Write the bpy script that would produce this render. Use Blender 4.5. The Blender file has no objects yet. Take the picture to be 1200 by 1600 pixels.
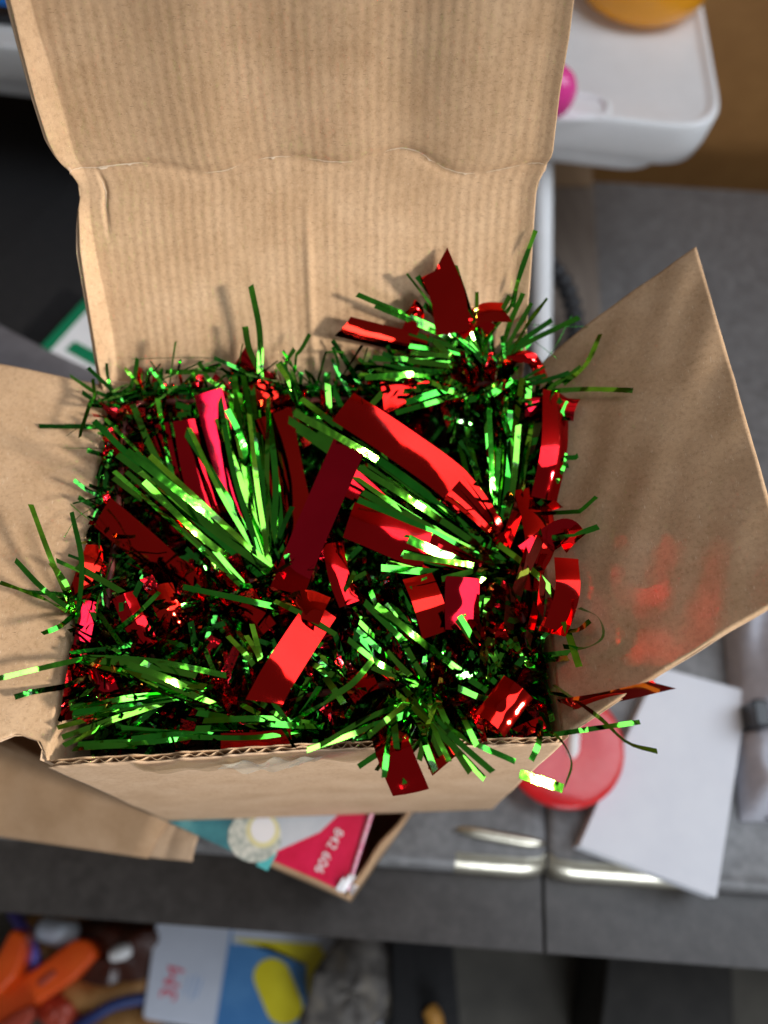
import bpy, math, random
import numpy as np
from mathutils import Vector, Matrix

random.seed(7)
rng = np.random.default_rng(7)
sc = bpy.context.scene
col = sc.collection

# ------------------------------------------------------------------ camera
F = 1200.0                                   # focal length in photo pixels (photo is 1200 x 1600)
TILT, ROLL, YAW = 0.48768, 0.04926, -0.07905
CAM = np.array([0.02114, -0.06528, 0.55346])


def cam_rot():
    a = TILT
    M = np.stack([[1, 0, 0], [0, math.cos(a), math.sin(a)], [0, -math.sin(a), math.cos(a)]], 1)
    def rz(t):
        return np.array([[math.cos(t), -math.sin(t), 0], [math.sin(t), math.cos(t), 0], [0, 0, 1.0]])
    return rz(YAW) @ M @ rz(ROLL)


RC = cam_rot()
cd = bpy.data.cameras.new("camera")
cam = bpy.data.objects.new("camera", cd)
col.objects.link(cam)
m4 = Matrix(RC.tolist()).to_4x4()
m4.translation = Vector(CAM.tolist())
cam.matrix_world = m4
cd.sensor_fit = 'HORIZONTAL'
cd.sensor_width = 36.0
cd.lens = 36.0 * F / 1200.0
cd.clip_start = 0.01
cd.clip_end = 50
cd.dof.use_dof = True
cd.dof.focus_distance = 0.340
cd.dof.aperture_fstop = 5.2
sc.camera = cam

# ------------------------------------------------------------------ light
w = bpy.data.worlds.new("World")
sc.world = w
w.use_nodes = True
bg = w.node_tree.nodes["Background"]
bg.inputs[0].default_value = (1.0, 0.97, 0.93, 1)
bg.inputs[1].default_value = 0.10


def lamp(name, kind, loc, target, energy, color, **kw):
    d = bpy.data.lights.new(name, kind)
    d.energy = energy
    d.color = color
    for k, v in kw.items():
        setattr(d, k, v)
    o = bpy.data.objects.new(name, d)
    col.objects.link(o)
    o.location = loc
    o.rotation_euler = (Vector(target) - Vector(loc)).to_track_quat('-Z', 'Y').to_euler()
    return o


# sunlight falling through a gap beside the desk, limited to the box and what is next to it
SUN = (1.62, -0.62, 1.10)
lamp("sunbeam", 'SPOT', SUN, (-0.02, 0.10, 0.23), 200, (1.0, 0.95, 0.87),
     spot_size=math.radians(15), spot_blend=0.35, shadow_soft_size=0.13)
# unseen fill lamps added: a large one back right, a low one in front
SIDE_FILL = (1.15, 0.80, 1.65)
lamp("window", 'AREA', SIDE_FILL, (0.1, 0.2, 0.0), 48, (0.80, 0.89, 1.0), shape='RECTANGLE', size=2.3, size_y=1.9)
lamp("room_light", 'AREA', (0.38, -1.25, 0.36), (0.05, 0.1, 0.05), 6.6, (0.84, 0.91, 1.0), shape='RECTANGLE', size=0.62, size_y=0.5)
sc.cycles.blur_glossy = 0.1
sc.cycles.sample_clamp_indirect = 0.0

sc.view_settings.view_transform = 'Standard'
sc.view_settings.look = 'None'
sc.view_settings.exposure = 0.42
sc.view_settings.gamma = 1.0


# ------------------------------------------------------------------ helpers
def ray(px, py):
    return RC @ np.array([(px - 600) / F, (800 - py) / F, -1.0])


def at(px, py, z):
    """the point of the horizontal level z that lies in the direction of a spot of the photograph"""
    d = ray(px, py)
    return CAM + d * (z - CAM[2]) / d[2]


def on_plane(px, py, p0, n):
    d = ray(px, py)
    return CAM + d * (np.dot(p0 - CAM, n) / np.dot(d, n))


def depth(P):
    return -float((RC.T @ (np.asarray(P) - CAM))[2])


def nrm(v):
    v = np.asarray(v, float)
    return v / (np.linalg.norm(v) + 1e-12)


ROOT = {}


def empty(name, loc, label=None, cat=None, group=None, kind=None):
    o = bpy.data.objects.new(name, None)
    o.empty_display_size = 0.02
    col.objects.link(o)
    o.location = [float(c) for c in loc]
    ROOT[o.name] = np.array(loc, float)
    tag(o, label, cat, group, kind)
    return o


def tag(o, label=None, cat=None, group=None, kind=None):
    if label: o['label'] = label
    if cat: o['category'] = cat
    if group: o['group'] = group
    if kind: o['kind'] = kind
    return o


def obj(name, V, Fc, mat, parent=None, smooth=True, **tags):
    V = np.asarray(V, float)
    if parent is not None:
        off = ROOT[parent.name]
    else:
        off = np.array([(V[:, 0].min() + V[:, 0].max()) / 2, (V[:, 1].min() + V[:, 1].max()) / 2, V[:, 2].min()])
    me = bpy.data.meshes.new(name)
    me.from_pydata((V - off).tolist(), [], [tuple(int(i) for i in f) for f in Fc])
    me.materials.append(mat)
    if smooth:
        me.polygons.foreach_set("use_smooth", [True] * len(me.polygons))
    me.update()
    o = bpy.data.objects.new(name, me)
    col.objects.link(o)
    if parent is not None:
        o.parent = parent
        ROOT[o.name] = off
    else:
        o.location = off.tolist()
        ROOT[o.name] = off
    tag(o, **tags)
    return o


class MB:
    def __init__(s):
        s.V, s.F, s.n = [], [], 0

    def add(s, V, Fc):
        V = np.asarray(V, float)
        s.V.append(V)
        s.F += [tuple(i + s.n for i in f) for f in Fc]
        s.n += len(V)

    def grid(s, V, nu, nv, flip=False):
        f = []
        for j in range(nv - 1):
            for i in range(nu - 1):
                a = j * nu + i
                q = (a, a + 1, a + nu + 1, a + nu)
                f.append(q[::-1] if flip else q)
        s.add(V, f)

    def build(s, name, mat, parent=None, smooth=True, **tags):
        return obj(name, np.concatenate(s.V), s.F, mat, parent, smooth, **tags)


def solid_sheet(mb, A, B, nu, nv):
    """closed sheet between two grids of points"""
    n = nu * nv
    f = []
    for j in range(nv - 1):
        for i in range(nu - 1):
            a = j * nu + i
            f.append((a, a + 1, a + nu + 1, a + nu))
            f.append((n + a, n + a + nu, n + a + nu + 1, n + a + 1))
    def side(idx):
        for a, b in zip(idx[:-1], idx[1:]):
            f.append((a, n + a, n + b, b))
    side([i for i in range(nu)])
    side([(nv - 1) * nu + i for i in range(nu)][::-1])
    side([j * nu for j in range(nv)][::-1])
    side([j * nu + nu - 1 for j in range(nv)])
    mb.add(np.concatenate([A, B]), f)


def box(mb, c, ex, ey, ez):
    """box from centre and half-axis vectors"""
    c, ex, ey, ez = [np.asarray(k, float) for k in (c, ex, ey, ez)]
    V = [c + a * ex + b * ey + d * ez for d in (-1, 1) for b in (-1, 1) for a in (-1, 1)]
    mb.add(V, [(0, 2, 3, 1), (4, 5, 7, 6), (0, 1, 5, 4), (2, 6, 7, 3), (0, 4, 6, 2), (1, 3, 7, 5)])


def prism(mb, pts, z0, z1, bevel=0.0):
    """vertical prism of a polygon given as (x, y) points (counter-clockwise), top edge optionally bevelled"""
    pts = [np.array(p[:2], float) for p in pts]
    n = len(pts)
    c = sum(pts) / n
    rings = [(pts, z0)]
    if bevel > 0:
        for k in range(0, 5):
            a = k / 4 * math.pi / 2
            ins = bevel * (1 - math.cos(a))
            rings.append(([p + nrm(c - p) * ins for p in pts], z1 - bevel + bevel * math.sin(a)))
    else:
        rings.append((pts, z1))
    V, f = [], []
    for r, z in rings:
        V += [np.array([p[0], p[1], z]) for p in r]
    for k in range(len(rings) - 1):
        for i in range(n):
            j = (i + 1) % n
            f.append((k * n + i, k * n + j, (k + 1) * n + j, (k + 1) * n + i))
    f.append(tuple(range(n))[::-1])
    f.append(tuple((len(rings) - 1) * n + i for i in range(n)))
    mb.add(V, f)


def round_poly(pts, r, seg=5):
    out = []
    n = len(pts)
    for i in range(n):
        p, a, b = [np.array(q[:2], float) for q in (pts[i], pts[i - 1], pts[(i + 1) % n])]
        d1, d2 = nrm(a - p), nrm(b - p)
        s, e = p + d1 * r, p + d2 * r
        for k in range(seg + 1):
            t = k / seg
            out.append((1 - t) ** 2 * s + 2 * t * (1 - t) * p + t * t * e)
    return out


def catmull(P, n):
    P = np.asarray(P, float)
    if len(P) == 2:
        t = np.linspace(0, 1, n)[:, None]
        return P[0] * (1 - t) + P[1] * t
    Q = np.concatenate([[2 * P[0] - P[1]], P, [2 * P[-1] - P[-2]]])
    out = []
    m = len(P) - 1
    for k in range(n):
        s = k / (n - 1) * m
        i = min(int(s), m - 1)
        t = s - i
        p0, p1, p2, p3 = Q[i:i + 4]
        out.append(0.5 * ((2 * p1) + (p2 - p0) * t + (2 * p0 - 5 * p1 + 4 * p2 - p3) * t * t + (3 * p1 - p0 - 3 * p2 + p3) * t ** 3))
    return np.array(out)


def tube(mb, P, r, seg=10, cap=True):
    P = np.asarray(P, float)
    n = len(P)
    r = np.broadcast_to(np.asarray(r, float), (n,))
    T = np.gradient(P, axis=0)
    ref = np.array([0.13, 0.21, 0.97])
    V, f = [], []
    for k in range(n):
        t = nrm(T[k])
        a = nrm(np.cross(t, ref))
        b = np.cross(t, a)
        for s in range(seg):
            th = 2 * math.pi * s / seg
            V.append(P[k] + r[k] * (math.cos(th) * a + math.sin(th) * b))
    for k in range(n - 1):
        for s in range(seg):
            q = (s + 1) % seg
            f.append((k * seg + s, k * seg + q, (k + 1) * seg + q, (k + 1) * seg + s))
    if cap:
        f.append(tuple(range(seg))[::-1])
        f.append(tuple((n - 1) * seg + s for s in range(seg)))
    mb.add(V, f)


def lathe(mb, c, prof, seg=40):
    V, f = [], []
    for (r, z) in prof:
        for s in range(seg):
            th = 2 * math.pi * s / seg
            V.append([c[0] + r * math.cos(th), c[1] + r * math.sin(th), c[2] + z])
    for k in range(len(prof) - 1):
        for s in range(seg):
            q = (s + 1) % seg
            f.append((k * seg + s, k * seg + q, (k + 1) * seg + q, (k + 1) * seg + s))
    mb.add(V, f)


def text_mesh(name, body, mat, parent, origin, ex, ey, size, lift=0.0004):
    """flat lettering laid on a surface: ex is the reading direction, ey the up direction of the letters"""
    cu = bpy.data.curves.new(name, 'FONT')
    cu.body = body
    cu.size = 1.0
    cu.align_x = 'CENTER'
    cu.align_y = 'CENTER'
    tmp = bpy.data.objects.new(name + "_tmp", cu)
    col.objects.link(tmp)
    dg = bpy.context.evaluated_depsgraph_get()
    me = bpy.data.meshes.new_from_object(tmp.evaluated_get(dg))
    V = np.array([v.co[:] for v in me.vertices])
    fs = [tuple(p.vertices) for p in me.polygons]
    bpy.data.objects.remove(tmp)
    bpy.data.meshes.remove(me)
    ex, ey = nrm(ex), nrm(ey)
    nz = np.cross(ex, ey)
    W = np.asarray(origin) + size * (V[:, :1] * ex + V[:, 1:2] * ey) + lift * nz
    return obj(name, W, fs, mat, parent, smooth=False)


# ------------------------------------------------------------------ materials
def mat(name, base, rough=0.5, metal=0.0, spec=0.5, coat=0.0, coat_rough=0.05, alpha=1.0, trans=0.0, ior=1.45):
    m = bpy.data.materials.new(name)
    m.use_nodes = True
    p = m.node_tree.nodes["Principled BSDF"]
    p.inputs["Base Color"].default_value = (*base, 1)
    p.inputs["Roughness"].default_value = rough
    p.inputs["Metallic"].default_value = metal
    p.inputs["Specular IOR Level"].default_value = spec
    p.inputs["Coat Weight"].default_value = coat
    p.inputs["Coat Roughness"].default_value = coat_rough
    p.inputs["Alpha"].default_value = alpha
    p.inputs["Transmission Weight"].default_value = trans
    p.inputs["IOR"].default_value = ior
    return m


def nd(m, t, **kw):
    n = m.node_tree.nodes.new(t)
    for k, v in kw.items():
        if k in n.inputs:
            n.inputs[k].default_value = v
        else:
            setattr(n, k, v)
    return n


def ln(m, a, b):
    m.node_tree.links.new(a, b)


def ramp(m, fac, stops):
    r = nd(m, "ShaderNodeValToRGB")
    e = r.color_ramp.elements
    while len(e) < len(stops):
        e.new(0.5)
    for k, (p, c) in enumerate(stops):
        e[k].position = p
        e[k].color = (*c, 1)
    ln(m, fac, r.inputs[0])
    return r.outputs[0]


def mottled(name, stops, scale, rough=0.6, bump=0.0, bump_scale=None, stretch=(1, 1, 1), detail=6.0, **kw):
    m = mat(name, (0.5, 0.5, 0.5), rough, **kw)
    p = m.node_tree.nodes["Principled BSDF"]
    tc = nd(m, "ShaderNodeTexCoord")
    mp = nd(m, "ShaderNodeMapping")
    mp.inputs["Scale"].default_value = stretch
    ln(m, tc.outputs["Object"], mp.inputs[0])
    n1 = nd(m, "ShaderNodeTexNoise", Scale=scale, Detail=detail, Roughness=0.6)
    ln(m, mp.outputs[0], n1.inputs["Vector"])
    ln(m, ramp(m, n1.outputs[0], stops), p.inputs["Base Color"])
    if bump:
        n2 = nd(m, "ShaderNodeTexNoise", Scale=bump_scale or scale, Detail=4.0)
        ln(m, mp.outputs[0], n2.inputs["Vector"])
        b = nd(m, "ShaderNodeBump", Strength=bump, Distance=0.001)
        ln(m, n2.outputs[0], b.inputs["Height"])
        ln(m, b.outputs[0], p.inputs["Normal"])
    return m


def kraft(name, tone=1.0, tint=(1, 1, 1), fibre=1.0):
    m = mat(name, (0.4, 0.27, 0.16), 0.82, spec=0.25)
    p = m.node_tree.nodes["Principled BSDF"]
    tc = nd(m, "ShaderNodeTexCoord")
    base = [np.array(c) * tone * np.array(tint) for c in ((0.41, 0.258, 0.143), (0.46, 0.296, 0.170), (0.50, 0.330, 0.197))]
    # broad blotches
    a = nd(m, "ShaderNodeTexNoise", Scale=38.0, Detail=5.0, Roughness=0.6)
    ln(m, tc.outputs["Object"], a.inputs["Vector"])
    ca = ramp(m, a.outputs[0], [(0.33, tuple(base[0])), (0.5, tuple(base[1])), (0.68, tuple(base[2]))])
    # millimetre mottling of the recycled pulp
    b = nd(m, "ShaderNodeTexNoise", Scale=480.0, Detail=8.0, Roughness=0.78)
    ln(m, tc.outputs["Object"], b.inputs["Vector"])
    cb = ramp(m, b.outputs[0], [(0.36, (0.66, 0.61, 0.55)), (0.48, (1, 1, 1)), (0.62, (1.16, 1.17, 1.18))])
    mx = nd(m, "ShaderNodeMix", data_type='RGBA', blend_type='MULTIPLY')
    mx.inputs[0].default_value = 0.55 * fibre
    ln(m, ca, mx.inputs[6]); ln(m, cb, mx.inputs[7])
    # fibres: stretched noise in two directions
    out = mx.outputs[2]
    for k, (rot, st) in enumerate((((0.2, 0.3, 0.5), (300, 2600, 2600)), ((0.9, -0.4, -0.7), (2600, 340, 2600)))):
        mp = nd(m, "ShaderNodeMapping")
        mp.inputs["Rotation"].default_value = rot
        mp.inputs["Scale"].default_value = st
        ln(m, tc.outputs["Object"], mp.inputs[0])
        f = nd(m, "ShaderNodeTexNoise", Scale=1.0, Detail=2.0, Roughness=0.5)
        ln(m, mp.outputs[0], f.inputs["Vector"])
        cf = ramp(m, f.outputs[0], [(0.66, (0, 0, 0)), (0.74, (1, 1, 1))])
        sc_ = nd(m, "ShaderNodeMath", operation='MULTIPLY')
        sc_.inputs[1].default_value = 0.75 * fibre
        ln(m, cf, sc_.inputs[0])
        mm = nd(m, "ShaderNodeMix", data_type='RGBA')
        mm.inputs[7].default_value = ((0.16, 0.10, 0.06, 1), (0.66, 0.52, 0.38, 1))[k]
        ln(m, sc_.outputs[0], mm.inputs[0]); ln(m, out, mm.inputs[6])
        out = mm.outputs[2]
    ln(m, out, p.inputs["Base Color"])
    bp = nd(m, "ShaderNodeBump", Strength=0.25, Distance=0.0004)
    ln(m, b.outputs[0], bp.inputs["Height"])
    ln(m, bp.outputs[0], p.inputs["Normal"])
    return m


def foil(name, dark, light, rough, coat, crinkle, scale, hue=0.004):
    """dyed metallised film: coloured mirror under a clear layer, slightly crinkled"""
    m = mat(name, light, rough, metal=1.0, coat=coat, coat_rough=0.06)
    p = m.node_tree.nodes["Principled BSDF"]
    tc = nd(m, "ShaderNodeTexCoord")
    n1 = nd(m, "ShaderNodeTexNoise", Scale=scale, Detail=3.0, Roughness=0.55)
    ln(m, tc.outputs["Object"], n1.inputs["Vector"])
    oi = nd(m, "ShaderNodeObjectInfo")
    c1 = ramp(m, n1.outputs[0], [(0.3, dark), (0.7, light)])
    hs = nd(m, "ShaderNodeHueSaturation")
    mr = nd(m, "ShaderNodeMapRange")
    mr.inputs["To Min"].default_value = 0.5 - hue
    mr.inputs["To Max"].default_value = 0.5 + hue
    ln(m, oi.outputs["Random"], mr.inputs[0])
    ln(m, mr.outputs[0], hs.inputs["Hue"])
    ln(m, c1, hs.inputs["Color"])
    ln(m, hs.outputs[0], p.inputs["Base Color"])
    n2 = nd(m, "ShaderNodeTexNoise", Scale=scale * 1.7, Detail=2.0, Roughness=0.5)
    ln(m, tc.outputs["Object"], n2.inputs["Vector"])
    b = nd(m, "ShaderNodeBump", Strength=crinkle, Distance=0.0012)
    ln(m, n2.outputs[0], b.inputs["Height"])
    ln(m, b.outputs[0], p.inputs["Normal"])
    return m


M = {}
M['kraft_in'] = kraft('kraft_inner', 1.0)
M['kraft_out'] = kraft('kraft_outer', 1.04, (1.0, 1.05, 1.16), 0.8)
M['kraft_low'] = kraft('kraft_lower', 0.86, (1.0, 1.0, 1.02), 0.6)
M['flute'] = kraft('kraft_fluting', 1.0, (1.05, 1.1, 1.15), 0.5)
M['torn'] = mat('torn_paper', (0.66, 0.53, 0.39), 0.9, spec=0.1)
M['red'] = foil('red_foil', (0.57, 0.005, 0.010), (0.70, 0.008, 0.014), 0.065, 0.10, 0.40, 26)
M['red_fine'] = foil('red_fine_foil', (0.55, 0.005, 0.008), (0.8, 0.012, 0.02), 0.14, 0.35, 0.8, 160)
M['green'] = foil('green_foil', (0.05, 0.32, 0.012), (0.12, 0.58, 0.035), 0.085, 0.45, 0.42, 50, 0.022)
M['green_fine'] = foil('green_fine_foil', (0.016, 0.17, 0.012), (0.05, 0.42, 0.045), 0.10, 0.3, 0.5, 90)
M['core'] = mat('core_thread', (0.12, 0.02, 0.015), 0.6)
M['tape'] = mat('clear_tape', (0.40, 0.27, 0.14), 0.22, alpha=0.55, spec=0.5)
M['tape_film'] = mat('lifted_clear_tape', (0.72, 0.66, 0.52), 0.12, alpha=0.42, coat=0.5)
M['table'] = mottled('grey_laminate', [(0.3, (0.135, 0.131, 0.131)), (0.5, (0.19, 0.186, 0.186)), (0.7, (0.25, 0.246, 0.242))], 110, 0.34, 0.25, 500)
M['table_front'] = mottled('dark_laminate', [(0.3, (0.045, 0.039, 0.036)), (0.7, (0.078, 0.069, 0.064))], 90, 0.40, 0.2, 500)
M['table_lip'] = mottled('polished_edge_strip', [(0.3, (0.62, 0.58, 0.46)), (0.7, (0.72, 0.68, 0.56))], 60, 0.32, 0.3, 120, metal=1.0)  # cream metal added to make bright glare on the desk
M['wood'] = mottled('brown_wood', [(0.3, (0.32, 0.145, 0.040)), (0.55, (0.36, 0.168, 0.048)), (0.75, (0.40, 0.192, 0.057))], 30, 0.6, 0.2, 200, (1, 1, 2))
M['dark_wood'] = mottled('dark_brown_wood', [(0.3, (0.125, 0.095, 0.075)), (0.7, (0.19, 0.15, 0.12))], 14, 0.5, 0.2, 60, (8, 1, 1))
M['mid_wood'] = mottled('light_brown_wood', [(0.3, (0.20, 0.125, 0.07)), (0.7, (0.27, 0.175, 0.10))], 14, 0.5, 0.2, 60, (8, 1, 1))
M['white_plastic'] = mottled('white_plastic', [(0.3, (0.80, 0.79, 0.78)), (0.7, (0.85, 0.84, 0.83))], 40, 0.35, 0.1, 300)
M['black'] = mottled('black_fabric', [(0.3, (0.006, 0.006, 0.007)), (0.7, (0.014, 0.013, 0.014))], 120, 0.75, 0.4, 900)
M['black_rubber'] = mat('black_rubber', (0.018, 0.018, 0.02), 0.5)
M['black_gloss'] = mat('black_plastic', (0.012, 0.012, 0.014), 0.25)
M['screen'] = mat('blue_screen', (0.01, 0.18, 0.62), 0.2)
M['grey_plastic'] = mottled('grey_plastic', [(0.3, (0.15, 0.14, 0.15)), (0.7, (0.20, 0.19, 0.20))], 60, 0.35, 0.1, 200)
M['purple'] = mat('blue_purple_card', (0.11, 0.09, 0.42), 0.45)
M['white_card'] = mottled('white_card', [(0.3, (0.66, 0.66, 0.68)), (0.7, (0.74, 0.74, 0.76))], 50, 0.5, 0.1, 300)
M['green_ink'] = mat('green_ink', (0.0, 0.16, 0.07), 0.5)
M['paper'] = mottled('white_paper', [(0.3, (0.72, 0.73, 0.78)), (0.7, (0.78, 0.79, 0.83))], 30, 0.6, 0.1, 400)
M['red_tape'] = mottled('red_plastic', [(0.38, (0.70, 0.006, 0.012)), (0.52, (0.80, 0.012, 0.016)), (0.70, (0.84, 0.06, 0.05))], 26, 0.28, 0.1, 120, coat=0.25, trans=0.2)
M['salmon'] = mottled('salmon_liner', [(0.3, (0.62, 0.20, 0.14)), (0.7, (0.74, 0.32, 0.24))], 60, 0.3)
M['tan_core'] = mottled('tan_paper_core', [(0.3, (0.36, 0.26, 0.17)), (0.7, (0.46, 0.35, 0.24))], 200, 0.8)
M['amber'] = mat('amber_plastic', (0.95, 0.38, 0.01), 0.10, trans=0.15, coat=0.5)
M['pink'] = mat('pink_plastic', (0.80, 0.05, 0.30), 0.2, coat=0.4)
M['cloth'] = mottled('grey_cloth', [(0.3, (0.42, 0.41, 0.45)), (0.7, (0.54, 0.53, 0.57))], 120, 0.85, 0.5, 1200)
M['red_print'] = mottled('crimson_print', [(0.3, (0.56, 0.008, 0.05)), (0.7, (0.68, 0.015, 0.08))], 90, 0.3, 0.05, 200)
M['teal_print'] = mottled('teal_print', [(0.35, (0.03, 0.12, 0.16)), (0.6, (0.06, 0.24, 0.28)), (0.75, (0.16, 0.40, 0.42))], 40, 0.3)
M['cyan_print'] = mat('cyan_print', (0.10, 0.50, 0.52), 0.3)
M['pale_print'] = mottled('pale_print', [(0.3, (0.50, 0.55, 0.62)), (0.7, (0.62, 0.66, 0.72))], 50, 0.3)
M['pearl_print'] = mottled('pearl_print', [(0.35, (0.30, 0.36, 0.34)), (0.5, (0.52, 0.55, 0.50)), (0.65, (0.74, 0.74, 0.68))], 240, 0.3)
M['cream_print'] = mat('cream_print', (0.72, 0.68, 0.38), 0.3)
M['white_print'] = mat('white_print', (0.82, 0.82, 0.86), 0.4)
M['pink_edge'] = mottled('worn_pink_edge', [(0.4, (0.78, 0.16, 0.32)), (0.6, (0.85, 0.5, 0.6))], 300, 0.5)
M['box_white'] = mottled('white_carton', [(0.3, (0.60, 0.64, 0.74)), (0.7, (0.68, 0.72, 0.82))], 20, 0.4)
M['box_blue'] = mottled('blue_print', [(0.4, (0.06, 0.21, 0.48)), (0.62, (0.10, 0.28, 0.56)), (0.78, (0.30, 0.48, 0.70))], 14, 0.35)
M['box_yellow'] = mottled('yellow_print', [(0.3, (0.70, 0.58, 0.01)), (0.7, (0.82, 0.72, 0.03))], 30, 0.35)
M['box_red'] = mat('red_lettering', (0.75, 0.03, 0.08), 0.4)
M['box_ink'] = mat('pale_blue_lettering', (0.36, 0.48, 0.70), 0.4)
M['stone'] = mottled('crumpled_grey_brown', [(0.35, (0.06, 0.05, 0.045)), (0.5, (0.16, 0.145, 0.13)), (0.68, (0.26, 0.22, 0.17))], 45, 0.7, 0.5, 160)
M['orange'] = mottled('orange_plastic', [(0.3, (0.85, 0.085, 0.006)), (0.7, (0.95, 0.13, 0.012))], 30, 0.35)
M['brown_glass'] = mat('dark_brown_plastic', (0.05, 0.012, 0.006), 0.3)
M['tan_leather'] = mottled('tan_leather', [(0.3, (0.30, 0.13, 0.035)), (0.7, (0.46, 0.24, 0.08))], 60, 0.45, 0.2, 300)
M['blue_cord'] = mat('blue_cord', (0.02, 0.04, 0.16), 0.5)
M['dull_red'] = mat('dull_red_plastic', (0.42, 0.06, 0.03), 0.4)
M['floor'] = mottled('grey_brown_floor', [(0.3, (0.05, 0.045, 0.037)), (0.55, (0.085, 0.077, 0.063)), (0.75, (0.125, 0.112, 0.09))], 12, 0.7, 0.2, 120)
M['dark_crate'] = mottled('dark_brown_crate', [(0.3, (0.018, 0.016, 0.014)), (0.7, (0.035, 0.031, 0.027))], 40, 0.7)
M['amber_small'] = mat('ochre_plastic', (0.55, 0.26, 0.05), 0.4)

# ------------------------------------------------------------------ setting
H = 0.219        # rim of the open box
ZT = -0.10       # desk top
ZF = -0.47       # floor

rngp = np.random.default_rng(3)

def plane_grid(name, x0, x1, y0, y1, z, m, n=2, **tags):
    mb = MB()
    xs, ys = np.linspace(x0, x1, n), np.linspace(y0, y1, n)
    mb.grid([[x, y, z] for y in ys for x in xs], n, n)
    return mb.build(name, m, None, **tags)

plane_grid('floor', -2.5, 2.5, -2.0, 2.5, ZF, M['floor'], kind='structure')
mb = MB()
wy = 0.86
mb.grid([[x, wy - 0.02 * x, z] for z in (ZF, 2.2) for x in (-2.0, 2.0)], 2, 2)
mb.build('back_wall', M['wood'], None, kind='structure')

# desk: two grey boards with rounded front edge over a dark front rail; all turned a little
ta = math.atan2(-0.058, 0.569)
ex = np.array([math.cos(ta), math.sin(ta), 0]); ey = np.array([-math.sin(ta), math.cos(ta), 0])
T0 = at(857, 1372, ZT)                         # where the seam meets the rounded edge

def table_pt(u, v, z):
    return T0 + ex * u + ey * v + np.array([0, 0, z])

desk = empty('desk', table_pt(0, 0.3, ZF - ZT), 'grey laminate desk with a seam, under all the boxes', 'desk')
for (u0, u1) in ((-0.95, -0.0012), (0.0012, 0.75)):
    mb = MB()
    prof = []
    r = 0.013
    for k in range(9):
        a = math.pi * k / 8
        prof.append((r - r * math.sin(a) * 1.0, -r + r * math.cos(a)))
    prof = [(0.80, 0.0), (r, 0.0)] + prof[1:-1] + [(r, -2 * r), (0.80, -2 * r)]
    us = [u0, u0 + 0.006, u0 + 0.02, u1 - 0.02, u1 - 0.006, u1]
    insets = [0.005, 0.0013, 0, 0, 0.0013, 0.005]
    V = []
    for u, ins in zip(us, insets):
        for (v, z) in prof:
            V.append(table_pt(u, v + (ins if v < 0.1 else 0), z - (ins * 0.35 if v <= r else 0)))
    n = len(prof)
    f = []
    for i in range(len(us) - 1):
        for k in range(n):
            q = (k + 1) % n
            f.append((i * n + k, i * n + q, (i + 1) * n + q, (i + 1) * n + k))
    f.append(tuple(range(n))[::-1]); f.append(tuple((len(us) - 1) * n + k for k in range(n)))
    mb.add(V, f)
    o = mb.build('desk_board', M['table'], desk)
    # added metal band on the rounded front, standing in for a glare streak
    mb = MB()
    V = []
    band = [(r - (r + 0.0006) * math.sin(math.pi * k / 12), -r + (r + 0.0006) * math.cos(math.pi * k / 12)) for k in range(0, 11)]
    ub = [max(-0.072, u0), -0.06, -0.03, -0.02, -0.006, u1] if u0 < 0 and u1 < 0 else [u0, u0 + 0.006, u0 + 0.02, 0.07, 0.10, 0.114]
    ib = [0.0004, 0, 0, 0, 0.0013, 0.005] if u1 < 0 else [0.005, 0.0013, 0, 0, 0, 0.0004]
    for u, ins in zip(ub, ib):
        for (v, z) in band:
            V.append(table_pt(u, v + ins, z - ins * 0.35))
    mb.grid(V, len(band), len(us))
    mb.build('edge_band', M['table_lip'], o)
# front rail (a lower ledge in two lengths)
for (u0, u1) in ((-0.95, -0.0014), (0.0014, 0.75)):
    mb = MB()
    c = table_pt((u0 + u1) / 2, -0.020, -0.038)
    box(mb, c, ex * (u1 - u0) / 2, ey * 0.031, np.array([0, 0, 0.017]))
    mb.build('front_rail', M['table_front'], desk, smooth=False)
for u, v in ((-0.9, 0.06), (0.7, 0.06), (-0.9, 0.72), (0.7, 0.72)):
    mb = MB()
    zb = (ZF - ZT)
    box(mb, table_pt(u, v, (zb - 0.02) / 2), ex * 0.025, ey * 0.025, np.array([0, 0, (-0.02 - zb) / 2]))
    mb.build('leg', M['dark_wood'], desk, smooth=False)


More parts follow.
